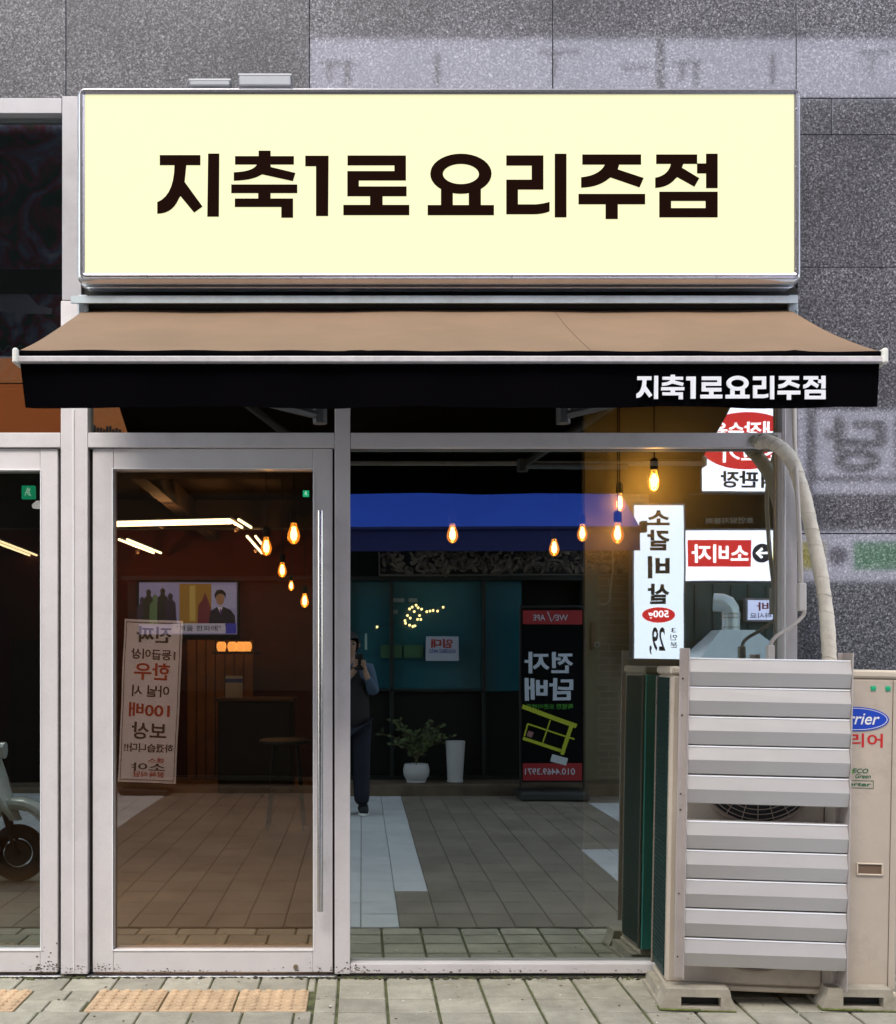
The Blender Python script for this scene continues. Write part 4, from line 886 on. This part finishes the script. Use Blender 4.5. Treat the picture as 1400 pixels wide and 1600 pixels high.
s = MB(); c_ = R(1165, 688, d2); s.ellipse((c_.x, c_.z), 78 * u_, 45 * u_, -d2 + .001, -d2 + .004, 48); s.build('red_oval', REDL, us)
rtext(us, '내장수육', 1110, 658, 1215, 684, d2, WHL, 'oval_lettering', .028, .007); rtext(us, '소고기', 1128, 698, 1222, 722, d2, WHL, 'oval_lettering', .028, .007)
rtext(us, '직판장', 1125, 735, 1216, 762, d2, INK, 'lettering', .028)
ls = thing('lilac_lit_sign', R(1340, 767, d2), 'pale lilac lit sign with one large grey Korean letter mirrored in the granite pier', 'sign')
sbox(ls, 1278, 640, 1460, 742, d2, .15, LITB); rtext(ls, '당', 1290, 650, 1388, 738, d2, INK, 'lettering', .04); rtext(ls, '식', 1400, 650, 1455, 738, d2, INK, 'lettering', .04)
s = MB(); p = R(1278, 768, d2); q = R(1460, 752, d2); s.box((p.x, -d2, p.z), (q.x, -d2 - .1, q.z), .003); s.build('lower_strip', LITB, ls)
fs_ = thing('faint_wall_lettering', R(1150, 815, 7.2), 'row of small pale letters on the dark wall above the arrow sign', 'sign'); rtext(fs_, '호연탕지물회', 1103, 809, 1178, 818, 7.18, mat('pale_letter', (.30, .32, .30), .6), 'lettering', .02, -.003)
s = MB(); p = R(1100, 820, 7.18); q = R(1180, 807, 7.18); s.box((p.x, -7.19, p.z), (q.x, -7.36, q.z), .003); s.build('board', DKW, fs_)
# big upper storey signs mirrored in the top band of granite
for (a_, b_, lab) in ((484, 1027, 'long lilac lit storey sign high across the street'), (1040, 1500, 'shorter lilac lit storey sign high across the street at the right')):
    t = thing('upper_storey_sign', R(a_, 145, d2), lab, 'sign', 'lit storey signs high across the street'); sbox(t, a_, 58, b_, 150, d2, .2, LITB)
    s = MB()
    for (u0, v0, u1, v1) in ((.03, 92, .13, 98), (.05, 98, .065, 122), (.10, 98, .115, 132), (.36, 80, .375, 130), (.66, 76, .78, 82), (.70, 82, .71, 118), (.90, 100, .98, 106)):
        p = R(a_ + u0 * (b_ - a_), v1, d2); q = R(a_ + u1 * (b_ - a_), v0, d2); s.box((p.x, -d2 + .001, p.z), (q.x, -d2 + .004, q.z))
    s.build('dark_stroke', INK, t)
# orange board at the far left
ob = thing('orange_lit_board', R(60, 690, d2), 'dim orange brown lit board mirrored in the left transom panes', 'sign')
sbox(ob, -260, 560, 222, 700, d2, .2, mat('orange_lit_panel', (.4, .12, .03), .6, emit=(.62, .17, .035), estr=.36))
s = MB()
for x, y0_, h_ in ((-20, 600, 80),): 
    c_ = R(x - 4, 645, d2); s.ellipse((c_.x, c_.z), .15, .26, -d2 + .001, -d2 + .006)
s.build('bright_mark', mat('orange_glow', (1, .5, .05), .5, emit=(1, .36, .02), estr=.9), ob)
s = MB()
for k in range(9): p = R(146 + k * 5, 672, d2); s.box((p.x, -d2 + .001, p.z - .06), (p.x + .025, -d2 + .005, p.z + random.uniform(.0, .05)))
s.build('dark_mark', INK, ob)

# teal wall, hood, duct and small sign at the right
tw = thing('teal_shed', R(1140, 1100, 6.85), 'dark teal clad shed front under the arrow sign across the street', 'shed')
s = MB(); p = R(1070, 1235, 6.85); q = R(1420, 912, 6.85); s.box((p.x, -6.85, -.02), (q.x, -7.05, q.z), .005); s.build('wall', mat('teal_cladding', (.012, .06, .065), .5, var=.3, vscale=2), tw)
s = MB()
for x in range(1085, 1420, 28): a_ = R(x, 1235, 6.84); s.box((a_.x, -6.835, 0), (a_.x + .03, -6.85, q.z - .02), .002)
s.build('rib', mat('teal_rib', (.010, .045, .05), .5), tw)
hd = thing('exhaust_hood', R(1150, 1030, 6.3), 'pale steel exhaust hood with a round elbow duct', 'exhaust hood')
HST = mat('pale_hood_steel', (.62, .72, .76), .35, .35, var=.06)
s = MB(); z0 = R(0, 1032, 6.3).z; z1 = R(0, 984, 6.3).z; kx = S * (D + 6.3) / D; xm = (1145 - CX) * kx
X = lambda v: (v - CX) * kx
rg = [[(X(1083), -6.1, z0 - .12), (X(1232), -6.1, z0 - .12), (X(1232), -6.8, z0 - .12), (X(1083), -6.8, z0 - .12)], [(X(1083), -6.1, z0), (X(1232), -6.1, z0), (X(1232), -6.8, z0), (X(1083), -6.8, z0)], [(X(1126), -6.3, z1), (X(1180), -6.3, z1), (X(1180), -6.6, z1), (X(1126), -6.6, z1)]]
s.loft(rg, True, True); s.build('hood', HST, hd)
s = MB(); zc_ = lambda py: R(0, py, 6.4).z
pts = [(X(1148), -6.42, zc_(985)), (X(1148), -6.42, zc_(962)), (X(1147), -6.42, zc_(952)), (X(1142), -6.42, zc_(945)), (X(1134), -6.42, zc_(942)), (X(1122), -6.45, zc_(941))]
s.tube(pts, .088, 18); s.build('duct', HST, hd, smooth=True)
s = MB()
for py in (981, 966, 960): q = Vector((X(1148), -6.42, zc_(py))); s.tube([q, q + Vector((0, 0, .015))], .096, 18)
s.build('duct_band', mat('band_steel', (.4, .42, .42), .4, .6), hd, smooth=True)
ss = thing('small_lit_sign', R(1195, 968, 6.7), 'small lilac lit sign with a dark red word beside the exhaust hood', 'sign'); sbox(ss, 1169, 938, 1228, 968, 6.7, .1, mat('dim_lilac_panel', (.5, .5, .7), .5, emit=(.6, .62, .95), estr=1.8)); rtext(ss, '하바', 1183, 941, 1222, 954, 6.7, mat('dark_red_print', (.25, .01, .03), .6), 'lettering', .025); rtext(ss, '입하시요', 1172, 957, 1218, 966, 6.7, mat('navy_print', (0, 0, 0)), 'lettering', .015)

# black stand banner
d3 = 6.35
bn = thing('black_banner_stand', R(862, 1250, d3), 'black banner stand with large pale letters and a yellow street map', 'banner stand')
s = MB(); rbox(816, 953, 911, 1222, d3, .03, s, .003); s.build('banner', mat('black_banner_cloth', (.003, .003, .004), .9, spec=.08), bn)
s = MB(); rbox(812, 950, 815, 1240, d3 + .005, .04, s, .003); rbox(912, 950, 915, 1240, d3 + .005, .04, s, .003); rbox(812, 946, 915, 949.5, d3 + .005, .04, s, .003); s.build('frame', BLACKM, bn)
s = MB(); p = R(808, 1252, d3); q = R(915, 1236, d3); s.box((p.x, -d3 + .22, .0), (q.x, -d3 - .22, .09), .02); s.build('base', mat('grey_black_base', (.03, .03, .03), .5), bn)
EB = 1.0
s = MB(); rbox(817, 954, 910, 976, d3 - .002, .002, s, 0); rbox(817, 1193, 910, 1220, d3 - .002, .002, s, 0); s.build('red_band', mat('banner_red', (.30, .008, .014), .6), bn)
LT = mat('banner_pale_print', (.52, .58, .70), .6)
rtext(bn, 'WE', 868, 961, 887, 970, d3, LT, 'band_lettering', 0, .005); rtext(bn, 'APE', 833, 961, 852, 970, d3, LT, 'band_lettering', 0, .005)
s = MB(); a_, b_, c_, e_ = R(868, 961, d3), R(862, 972, d3), R(856, 956, d3), R(850, 972, d3)
s.tube([Vector((a_.x, -d3 + .006, a_.z)), Vector((b_.x, -d3 + .006, b_.z)), Vector((c_.x, -d3 + .006, c_.z))], .005, 5); s.build('slash_mark', LT, bn)
rtext(bn, '전자', 820, 1019, 896, 1053, d3, LT, 'banner_lettering', .03, .004); rtext(bn, '담배', 820, 1060, 896, 1094, d3, LT, 'banner_lettering', .03, .004)
rtext(bn, '특별한 오픈이벤트', 822, 1099, 896, 1107, d3, mat('banner_green_print', (.05, .25, .02), .6), 'green_lettering', .02, .004)
YL = mat('banner_yellow', (.42, .48, .02), .6); s = MB()
def strip(a, b, w):
    A = R(a[0], a[1], d3); B = R(b[0], b[1], d3); dv = (B - A).normalized(); n_ = Vector((-dv.z, 0, dv.x)) * w * .0063 / 2
    s.prism([(A + n_).xz[:], (B + n_).xz[:], (B - n_).xz[:], (A - n_).xz[:]], -d3 + .001, -d3 + .004 + random.random() * .001)
strip((816, 1103), (901, 1134), 7); strip((893, 1134), (879, 1179), 6); strip((817, 1153), (877, 1173), 5); strip((824, 1130), (898, 1155), 2.5); strip((860, 1124), (848, 1160), 2); strip((824, 1130), (819, 1150), 2.5)
s.build('map_line', YL, bn)
s = MB(); 
for (a, b, w) in (((862, 1184), (887, 1191), 12),): strip(a, b, w)
s.build('map_tag', mat('banner_tag_white', (.5, .55, .6), .6), bn)
s = MB(); strip((824, 1145), (832, 1148), 9); s.build('map_spot', mat('banner_pink', (.3, .15, .15), .6), bn)
rtext(bn, '010.4469.3971', 820, 1201, 899, 1211, d3, LT, 'phone_number', .008, .004)

# pale banner with brown words
d4 = 6.75; bx = thing('pale_banner_stand', R(228, 1228, d4), 'leaning pale banner stand with brown and red Korean lines', 'banner stand')
p = R(184, 1224, d4); q = R(274, 968, d4); Wd = q.x - p.x; Hh = q.z - p.z
bm_off = p.copy()
def bt(body, u0, v0, u1, v1, m, name, bold=.02):   # u,v fractions as seen in the mirror (u right, v down)
    s = MB(); text(s, body, p.x + u0 * Wd, p.x + u1 * Wd, q.z - v1 * Hh, q.z - v0 * Hh, -d4 + .004, 1, bold); return s
parts_ = []
BR = mat('banner_brown_print', (.11, .07, .035), .6); RD = mat('banner_orange_red_print', (.50, .07, .02), .6)
s = MB(); s.box((p.x, -d4, p.z), (q.x, -d4 - .02, q.z), .004); parts_.append(s.build('banner', mat('pale_banner_cloth', (.86, .70, .66), .7, var=.05), bx))
for body, v0, v1, u0, u1, m in (('진짜', .04, .14, .22, .82, BR), ('1등급이상', .18, .245, .14, .90, BR), ('한우', .265, .37, .2, .82, RD), ('아닐 시', .40, .47, .18, .82, BR), ('100배', .505, .595, .14, .84, RD), ('보상', .625, .73, .20, .80, BR), ('하겠습니다!!', .755, .81, .08, .93, BR), ('갱스', .845, .875, .5, .8, RD), ('소야', .875, .93, .22, .80, BR), ('정육식당', .93, .965, .25, .8, RD)):
    parts_.append(bt(body, u0, v0, u1, v1, m, 'x').build('banner_lettering', m, bx))
s = MB()
for (u0, v0, u1, v1) in ((.03, .015, .97, .02), (.03, .98, .97, .985), (.03, .02, .04, .98), (.96, .02, .97, .98)): s.box((p.x + u0 * Wd, -d4, q.z - v1 * Hh), (p.x + u1 * Wd, -d4 + .003, q.z - v0 * Hh))
parts_.append(s.build('border', BR, bx))
s = MB(); s.box((p.x + .05, -d4 + .15, 0), (q.x - .05, -d4 - .2, .06), .01); s.build('foot', BLACKM, bx)
bx.rotation_euler = Euler((0, math.radians(2.4), 0))

# for-rent notice, string lights, pots, plant
rn = thing('rent_notice', R(690, 1020, 7.05), 'white paper rental notice with red letters on the teal window', 'notice')
s = MB(); rbox(665, 995, 716, 1033, 7.06, .01, s, 0); s.build('paper', mat('notice_paper', (.45, .48, .60), .7), rn)
rtext(rn, '임대', 673, 999, 707, 1013, 7.06, mat('banner_red2', (.35, .015, .02), .6), 'lettering', .03, .004); rtext(rn, '010.5067.4432', 670, 1015, 711, 1021, 7.06, mat('notice_blue', (.03, .06, .3), .6), 'phone_number', .01, .004)
sl = thing('string_lights', R(655, 965, 6.95), 'cluster of tiny warm string lights in front of the teal window', 'string lights')
pts = [(634, 974), (640, 977), (645, 979), (648, 978), (637, 962), (641, 966), (650, 946), (653, 950), (658, 952), (644, 949), (647, 956), (640, 952), (655, 962), (657, 968), (666, 956), (671, 955), (676, 954), (683, 955), (692, 949), (589, 980), (633, 970), (652, 968)]
wr = MB(); prev = None
for i, (x, y_) in enumerate(pts):
    q = R(x, y_, 6.95)
    s = MB(); s.lathe([(.006, -.012), (.013, -.002), (.012, .008), (.004, .014)], q, 8); s.build('small_bulb', mat('tiny_warm_glow', (1, .8, .4), .5, emit=(1, .72, .28), estr=5), sl)
    if prev is not None: wr.tube([prev, q], .002, 4)
    prev = q
wr.build('wire', BLACKM, sl)
q = R(711, 1221, 6.85); pt = thing('tall_white_planter', (q.x, -6.85, .115), 'tall tapering white planter standing on the step', 'planter')
s = MB(); s.lathe([(.083, .0), (.088, .01), (.080, .02), (.103, .40), (.106, .425), (.098, .43), (.09, .40)], (q.x, -6.85, .116), 24); s.build('body', mat('planter_white', (.50, .50, .52), .5, var=.05), pt, smooth=True)
s = MB(); s.lathe([(.085, .39), (.08, .40)], (q.x, -6.85, .116), 18); s.build('soil', MOSS, pt)
q = R(650, 1221, 6.85); pp_ = thing('potted_plant', (q.x, -6.85, .115), 'leafy plant in a round white pot left of the tall planter', 'potted plant')
s = MB(); s.lathe([(.10, .0), (.105, .012), (.10, .02), (.135, .07), (.142, .12), (.13, .175), (.125, .19), (.115, .19), (.11, .16)], (q.x, -6.85, .116), 24); s.build('pot', mat('planter_white', (0, 0, 0)), pp_, smooth=True)
s = MB(); s2 = MB()
for k in range(26):
    a_ = random.uniform(0, 2 * PI); ln = random.uniform(.25, .48); tl = random.uniform(.2, 1.0)
    prev = Vector((q.x, -6.85, .29)); pts = [prev]
    for j in range(6):
        prev = prev + Vector((math.cos(a_) * ln / 6 * tl * (j + 1) / 3.0, math.sin(a_) * ln / 6 * tl * .5 * (j + 1) / 3.0, ln / 6 * (1.25 - .22 * j * tl))); pts.append(prev)
    s2.tube(pts, .0035, 5)
    for j in range(2, 7):
        for sd in (-1, 1):
            b_ = pts[j]; dr2 = Vector((random.uniform(-1, 1) + .5 * math.cos(a_), random.uniform(-1, 1), random.uniform(-.3, .8))).normalized(); sdv = dr2.cross(Vector((random.uniform(-.3, .3), 1, .2))).normalized() * .016; l_ = random.uniform(.05, .085)
            s.add([b_, b_ + dr2 * l_ * .5 + sdv, b_ + dr2 * l_, b_ + dr2 * l_ * .5 - sdv], [(0, 1, 2, 3)])
s2.build('stems', mat('stem_brown', (.09, .07, .03), .8), pp_); s.build('foliage', mat('plant_leaf', (.07, .10, .03), .6, island=.6), pp_, recalc=False)
# paper card on the brick pier, cable
cb = thing('hanging_cable', R(962, 940, 7.0), 'thin pale cable hanging down the brick pier', 'cable'); s = MB(); s.tube([R(x, y_, 6.98) for x, y_ in ((957, 850), (958, 890), (954, 920), (953, 940), (944, 945), (938, 943))], .009, 6); s.build('cable', mat('pale_cable', (.3, .28, .2), .6), cb)
mt_ = thing('gas_meter', R(932, 1008, 7.0), 'small pale meter on the olive door jamb', 'meter'); s = MB(); rbox(930, 1004, 938, 1012, 6.95, .08, s, .01); s.build('case', mat('meter_grey', (.3, .28, .24), .5), mt_); s = MB(); c_ = R(934, 1008, 6.94); s.ellipse((c_.x, c_.z), .015, .015, -6.945, -6.938, 14); s.build('dial', INK, mt_)

# ---------------------------------------------------------------- scooter parked in the street
scx = -2.02; scy = -2.1
sc_ = thing('scooter', (scx - .55, scy, 0), 'pale cream scooter parked in the street, its front wheel mirrored at the lower left', 'scooter')
sc_.scale = (.8,) * 3
CR = mat('cream_scooter_paint', (.62, .64, .60), .25, coat=.6); TY = mat('tyre_rubber', (.014, .014, .015), .7)
def wheel(x, nm):
    c_ = Vector((x, scy, .225)); s = MB(); s.tube([c_ + Vector((.168 * math.cos(a), 0, .168 * math.sin(a))) for a in [2 * PI * k / 36 for k in range(37)]], .055, 12, cap=False)
    w = s.build('wheel', TY, sc_, smooth=True); s = MB(); s.tube([c_ + Vector((0, -.03, 0)), c_ + Vector((0, .03, 0))], .10, 24); s.build('rim', mat('rim_grey', (.04, .04, .04), .5, .2), w, smooth=True); s = MB(); s.tube([c_ + Vector((0, -.045, 0)), c_ + Vector((0, .045, 0))], .035, 14); s.build('hub', BLACKM, w, smooth=True)
wheel(scx, 'f'); wheel(scx - 1.22, 'r')
s = MB(); rg = []
for k in range(11):
    a = math.radians(-8 + 150 * k / 10); r_ = .285 + .05 * math.sin(a); w_ = .06 + .045 * math.sin(PI * k / 10)
    c_ = Vector((scx + r_ * math.cos(a), scy, .225 + r_ * math.sin(a) * 1.15))
    rg.append([c_ + Vector((0, w_ * math.cos(t), 0)) + Vector((math.cos(a), 0, math.sin(a))) * .055 * math.sin(t) for t in [2 * PI * j / 12 for j in range(12)]])
s.loft(rg, True, True); s.build('front_fender', CR, sc_, smooth=True)
s = MB(); rg = []
for (x, z, w_, t_) in ((scx - .02, .48, .06, .05), (scx - .10, .62, .15, .05), (scx - .15, .80, .17, .05), (scx - .20, .95, .13, .06), (scx - .22, 1.0, .07, .05)): rg.append([(x + t_ * math.cos(a), scy + w_ * math.sin(a), z) for a in [2 * PI * j / 16 for j in range(16)]])
s.loft(rg, True, True); s.build('leg_shield', CR, sc_, smooth=True)
s = MB(); rg = []
for (x, w_, h_, z) in ((scx - .50, .12, .10, .30), (scx - .70, .17, .26, .46), (scx - 1.0, .19, .28, .52), (scx - 1.3, .15, .20, .54), (scx - 1.48, .06, .08, .55)): rg.append([(x, scy + w_ * math.cos(a), z + h_ * .6 * math.sin(a)) for a in [2 * PI * j / 16 for j in range(16)]])
s.loft(rg, True, True); s.build('rear_body', CR, sc_, smooth=True)
s = MB(); s.box((scx - .62, scy - .15, .24), (scx - .12, scy + .15, .31), .02); s.build('footboard', BLACKM, sc_)
s = MB(); s.box((scx - 1.3, scy - .13, .68), (scx - .68, scy + .13, .78), .04); s.build('seat', mat('brown_seat', (.08, .04, .025), .5), sc_)
s = MB(); s.tube([(scx - .22, scy, .98), (scx - .25, scy, 1.08)], .03, 10); s.tube([(scx - .27, scy - .32, 1.10), (scx - .25, scy, 1.08), (scx - .27, scy + .32, 1.10)], .014, 10); s.build('handlebar', BLACKM, sc_, smooth=True)
s = MB(); s.tube([(scx - .14, scy, 1.02), (scx - .10, scy, 1.02)], .065, 16); s.build('headlight', mat('lens', (.7, .7, .7), .1, .2), sc_, smooth=True)
s = MB(); s.tube([(scx, scy + .06, .225), (scx - .10, scy + .05, .55)], .018, 8); s.tube([(scx, scy - .06, .225), (scx - .10, scy - .05, .55)], .018, 8); s.build('fork', BLACKM, sc_, smooth=True)

# ---------------------------------------------------------------- the photographer, mirrored in the window
pr = thing('person', (-.07, -5.24, 0), 'person in a blue grey top and dark trousers holding up a phone with both hands', 'person')
def skin(name, joints, edges, m, parent, sub=2, root=0):
    me = bpy.data.meshes.new(name); off = world_of(parent); me.from_pydata([Vector(j[0]) - off for j in joints], edges, []); me.materials.append(m)
    o = bpy.data.objects.new(name, me); COL.objects.link(o); o.parent = parent
    md_ = o.modifiers.new('skin', 'SKIN'); sv = me.skin_vertices
    if not sv:
        bm = bmesh.new(); bm.from_mesh(me); bm.verts.layers.skin.verify(); bm.to_mesh(me); bm.free(); sv = me.skin_vertices
    for i, j in enumerate(joints):
        r_ = j[1]; sv[0].data[i].radius = (r_, r_) if not isinstance(r_, tuple) else r_; sv[0].data[i].use_root = (i == root)
    md_.use_smooth_shade = True; ss_ = o.modifiers.new('sub', 'SUBSURF'); ss_.levels = ss_.render_levels = sub
    return o
px_, py_ = -.092, -5.24
J = lambda x, y, z, r_: ((px_ + x, py_ + y, z), r_)
SK = mat('person_skin', (.42, .25, .18), .55)
hx_, hy_, hz_ = .075, .175, 1.335          # between the hands, relative to the body
body = [J(0, 0, .86, (.09, .07)), J(0, 0, 1.02, (.09, .07)), J(0, .0, 1.20, (.12, .08)), J(0, .0, 1.31, (.10, .07)), J(0, .01, 1.385, .048), J(0, .025, 1.44, .05), J(0, .03, 1.50, (.066, .082)), J(0, .03, 1.565, (.062, .078)),
        J(-.08, 0, .80, .07), J(-.10, .01, .46, .058), J(-.105, -.02, .09, .04), J(-.11, .10, .04, .035),
        J(.08, 0, .80, .07), J(.095, .02, .46, .058), J(.10, -.01, .09, .04), J(.12, .12, .04, .035),
        J(-.165, 0, 1.30, .052), J(-.19, .06, 1.07, .042), J(.03, .16, 1.27, .028),
        J(.165, 0, 1.30, .052), J(.205, .07, 1.07, .042), J(.135, .165, 1.26, .028),
        J(.045, .165, 1.32, (.030, .018)), J(.115, .168, 1.315, (.030, .018))]
edges = [(0, 1), (1, 2), (2, 3), (3, 4), (4, 5), (5, 6), (6, 7), (0, 8), (8, 9), (9, 10), (10, 11), (0, 12), (12, 13), (13, 14), (14, 15), (3, 16), (16, 17), (17, 18), (3, 19), (19, 20), (20, 21), (18, 22), (21, 23)]
# fingers: chains rooted in each palm, curling round the phone
for side, palm in ((-1, 22), (1, 23)):
    b_ = body[palm][0]
    for f_i, (dz, ln) in enumerate(((.030, .9), (.012, 1.0), (-.006, .95), (-.022, .75))):
        i0 = len(body); base = Vector(b_) + Vector((side * .012, .012, dz + .018))
        k1 = base + Vector((side * .004, .026 * ln, .006)); k2 = k1 + Vector((-side * .022 * ln, .012, .002)); k3 = k2 + Vector((-side * .018 * ln, -.004, 0))
        body += [(tuple(base), .009), (tuple(k1), .0085), (tuple(k2), .008), (tuple(k3), .007)]
        edges += [(palm, i0), (i0, i0 + 1), (i0 + 1, i0 + 2), (i0 + 2, i0 + 3)]
    i0 = len(body); t0 = Vector(b_) + Vector((-side * .010, -.014, .018)); t1 = t0 + Vector((-side * .016, -.008, .022)); t2 = t1 + Vector((-side * .008, .004, .020))
    body += [(tuple(t0), .011), (tuple(t1), .0095), (tuple(t2), .008)]; edges += [(palm, i0), (i0, i0 + 1), (i0 + 1, i0 + 2)]
bo = skin('body', body, edges, SK, pr, 1)
SH = mat('blue_grey_cloth', (.07, .11, .18), .85, var=.1); TR = mat('navy_trousers', (.012, .015, .03), .85); DK = mat('dark_vest', (.02, .018, .022), .85)
skin('shirt', [J(0, 0, .98, (.145, .115)), J(0, 0, 1.18, (.155, .11)), J(0, 0, 1.31, (.115, .085)), J(0, .005, 1.365, .062), J(-.165, 0, 1.30, .066), J(-.19, .06, 1.07, .058), J(.0, .145, 1.24, .040), J(.165, 0, 1.30, .066), J(.205, .07, 1.07, .058), J(.15, .150, 1.23, .040)], [(0, 1), (1, 2), (2, 3), (2, 4), (4, 5), (5, 6), (2, 7), (7, 8), (8, 9)], SH, pr, 2)
skin('waistcoat', [J(0, 0, .70, (.20, .165)), J(0, 0, .96, (.18, .15)), J(0, 0, 1.2, (.178, .135)), J(0, 0, 1.36, (.12, .10))], [(0, 1), (1, 2), (2, 3)], DK, pr, 2)
skin('trousers', [J(0, 0, .90, (.165, .14)), J(-.09, 0, .78, .105), J(-.10, .01, .46, .085), J(-.105, -.01, .07, .075), J(.09, 0, .78, .105), J(.095, .02, .46, .085), J(.10, 0, .07, .075)], [(0, 1), (1, 2), (2, 3), (0, 4), (4, 5), (5, 6)], TR, pr, 2)
for sx in (-.108, .112):
    so = skin('shoe', [J(sx, -.08, .055, .052), J(sx, .04, .055, .055), J(sx * 1.08, .17, .045, .045)], [(0, 1), (1, 2)], BLACKM, pr, 2)
    s = MB(); c_ = Vector((px_ + sx, py_ + .04, 0)); s.ellipse((0, 0), .048, .13, 0, 1, 24)
    s.v = [Vector((c_.x + v.x, c_.y + v.z + .01, .004 + .022 * v.y)) for v in s.v]; s.build('shoe_sole', WHITE, so)
s = MB(); hc = Vector((px_, py_ + .03, 1.52)); bm = bmesh.new(); bmesh.ops.create_uvsphere(bm, u_segments=24, v_segments=16, radius=1)
for v in bm.verts:
    v.co = Vector((v.co.x * .082, v.co.y * .098 - .014, v.co.z * .108 + .012)) + hc
bmesh.ops.delete(bm, geom=[v for v in bm.verts if v.co.y > hc.y + .045 - (.0 if v.co.z < hc.z + .05 else -.05) and v.co.z < hc.z + .072], context='VERTS')
s.addbm(bm); s.build('hair', mat('black_hair', (.012, .010, .009), .6, bump=.4, bscale=150), pr, smooth=True)
fy = py_ + .03
s = MB(); s.lathe([(.004, .012), (.010, -.004), (.013, -.014), (.003, -.02)], (px_, fy + .085, 1.505), 10); s.tube([(px_ - .018, fy + .078, 1.462), (px_, fy + .084, 1.463), (px_ + .018, fy + .078, 1.462)], .005, 6); s.build('nose_and_mouth', mat('face_tone', (.36, .17, .13), .5), bo, smooth=True)
s = MB()
for sx in (-.028, .028):
    bm = bmesh.new(); bmesh.ops.create_uvsphere(bm, u_segments=10, v_segments=8, radius=.010, matrix=Matrix.Translation((px_ + sx, fy + .070, 1.522))); s.addbm(bm); s.box((px_ + sx - .014, fy + .070, 1.539), (px_ + sx + .014, fy + .078, 1.543), .001)
s.build('eye', INK, bo)
s = MB()
for sx in (-1, 1): s.tube([(px_ + sx * .070, fy, 1.495), (px_ + sx * .078, fy - .004, 1.51), (px_ + sx * .076, fy - .004, 1.53)], .010, 8)
s.build('ear', SK, bo, smooth=True)
ph = thing('phone', (.0, -5.035, 1.33), 'dark phone held up in front of the face by the person', 'phone')
s = MB(); s.box((-.052, -5.050, 1.285), (.023, -5.040, 1.435), .004); s.build('case', BLACKM, ph); s = MB(); s.box((-.048, -5.0535, 1.29), (.019, -5.0505, 1.43), .001); s.build('screen', mat('phone_screen', (.05, .05, .06), .2, emit=(.5, .5, .5), estr=.3), ph)
s = MB()
for dx, dz in ((-.008, 1.385), (.010, 1.385), (.001, 1.40)): s.tube([(dx, -5.0398, dz), (dx, -5.036, dz)], .006, 12)
s.build('camera_lens', INK, ph, smooth=True)
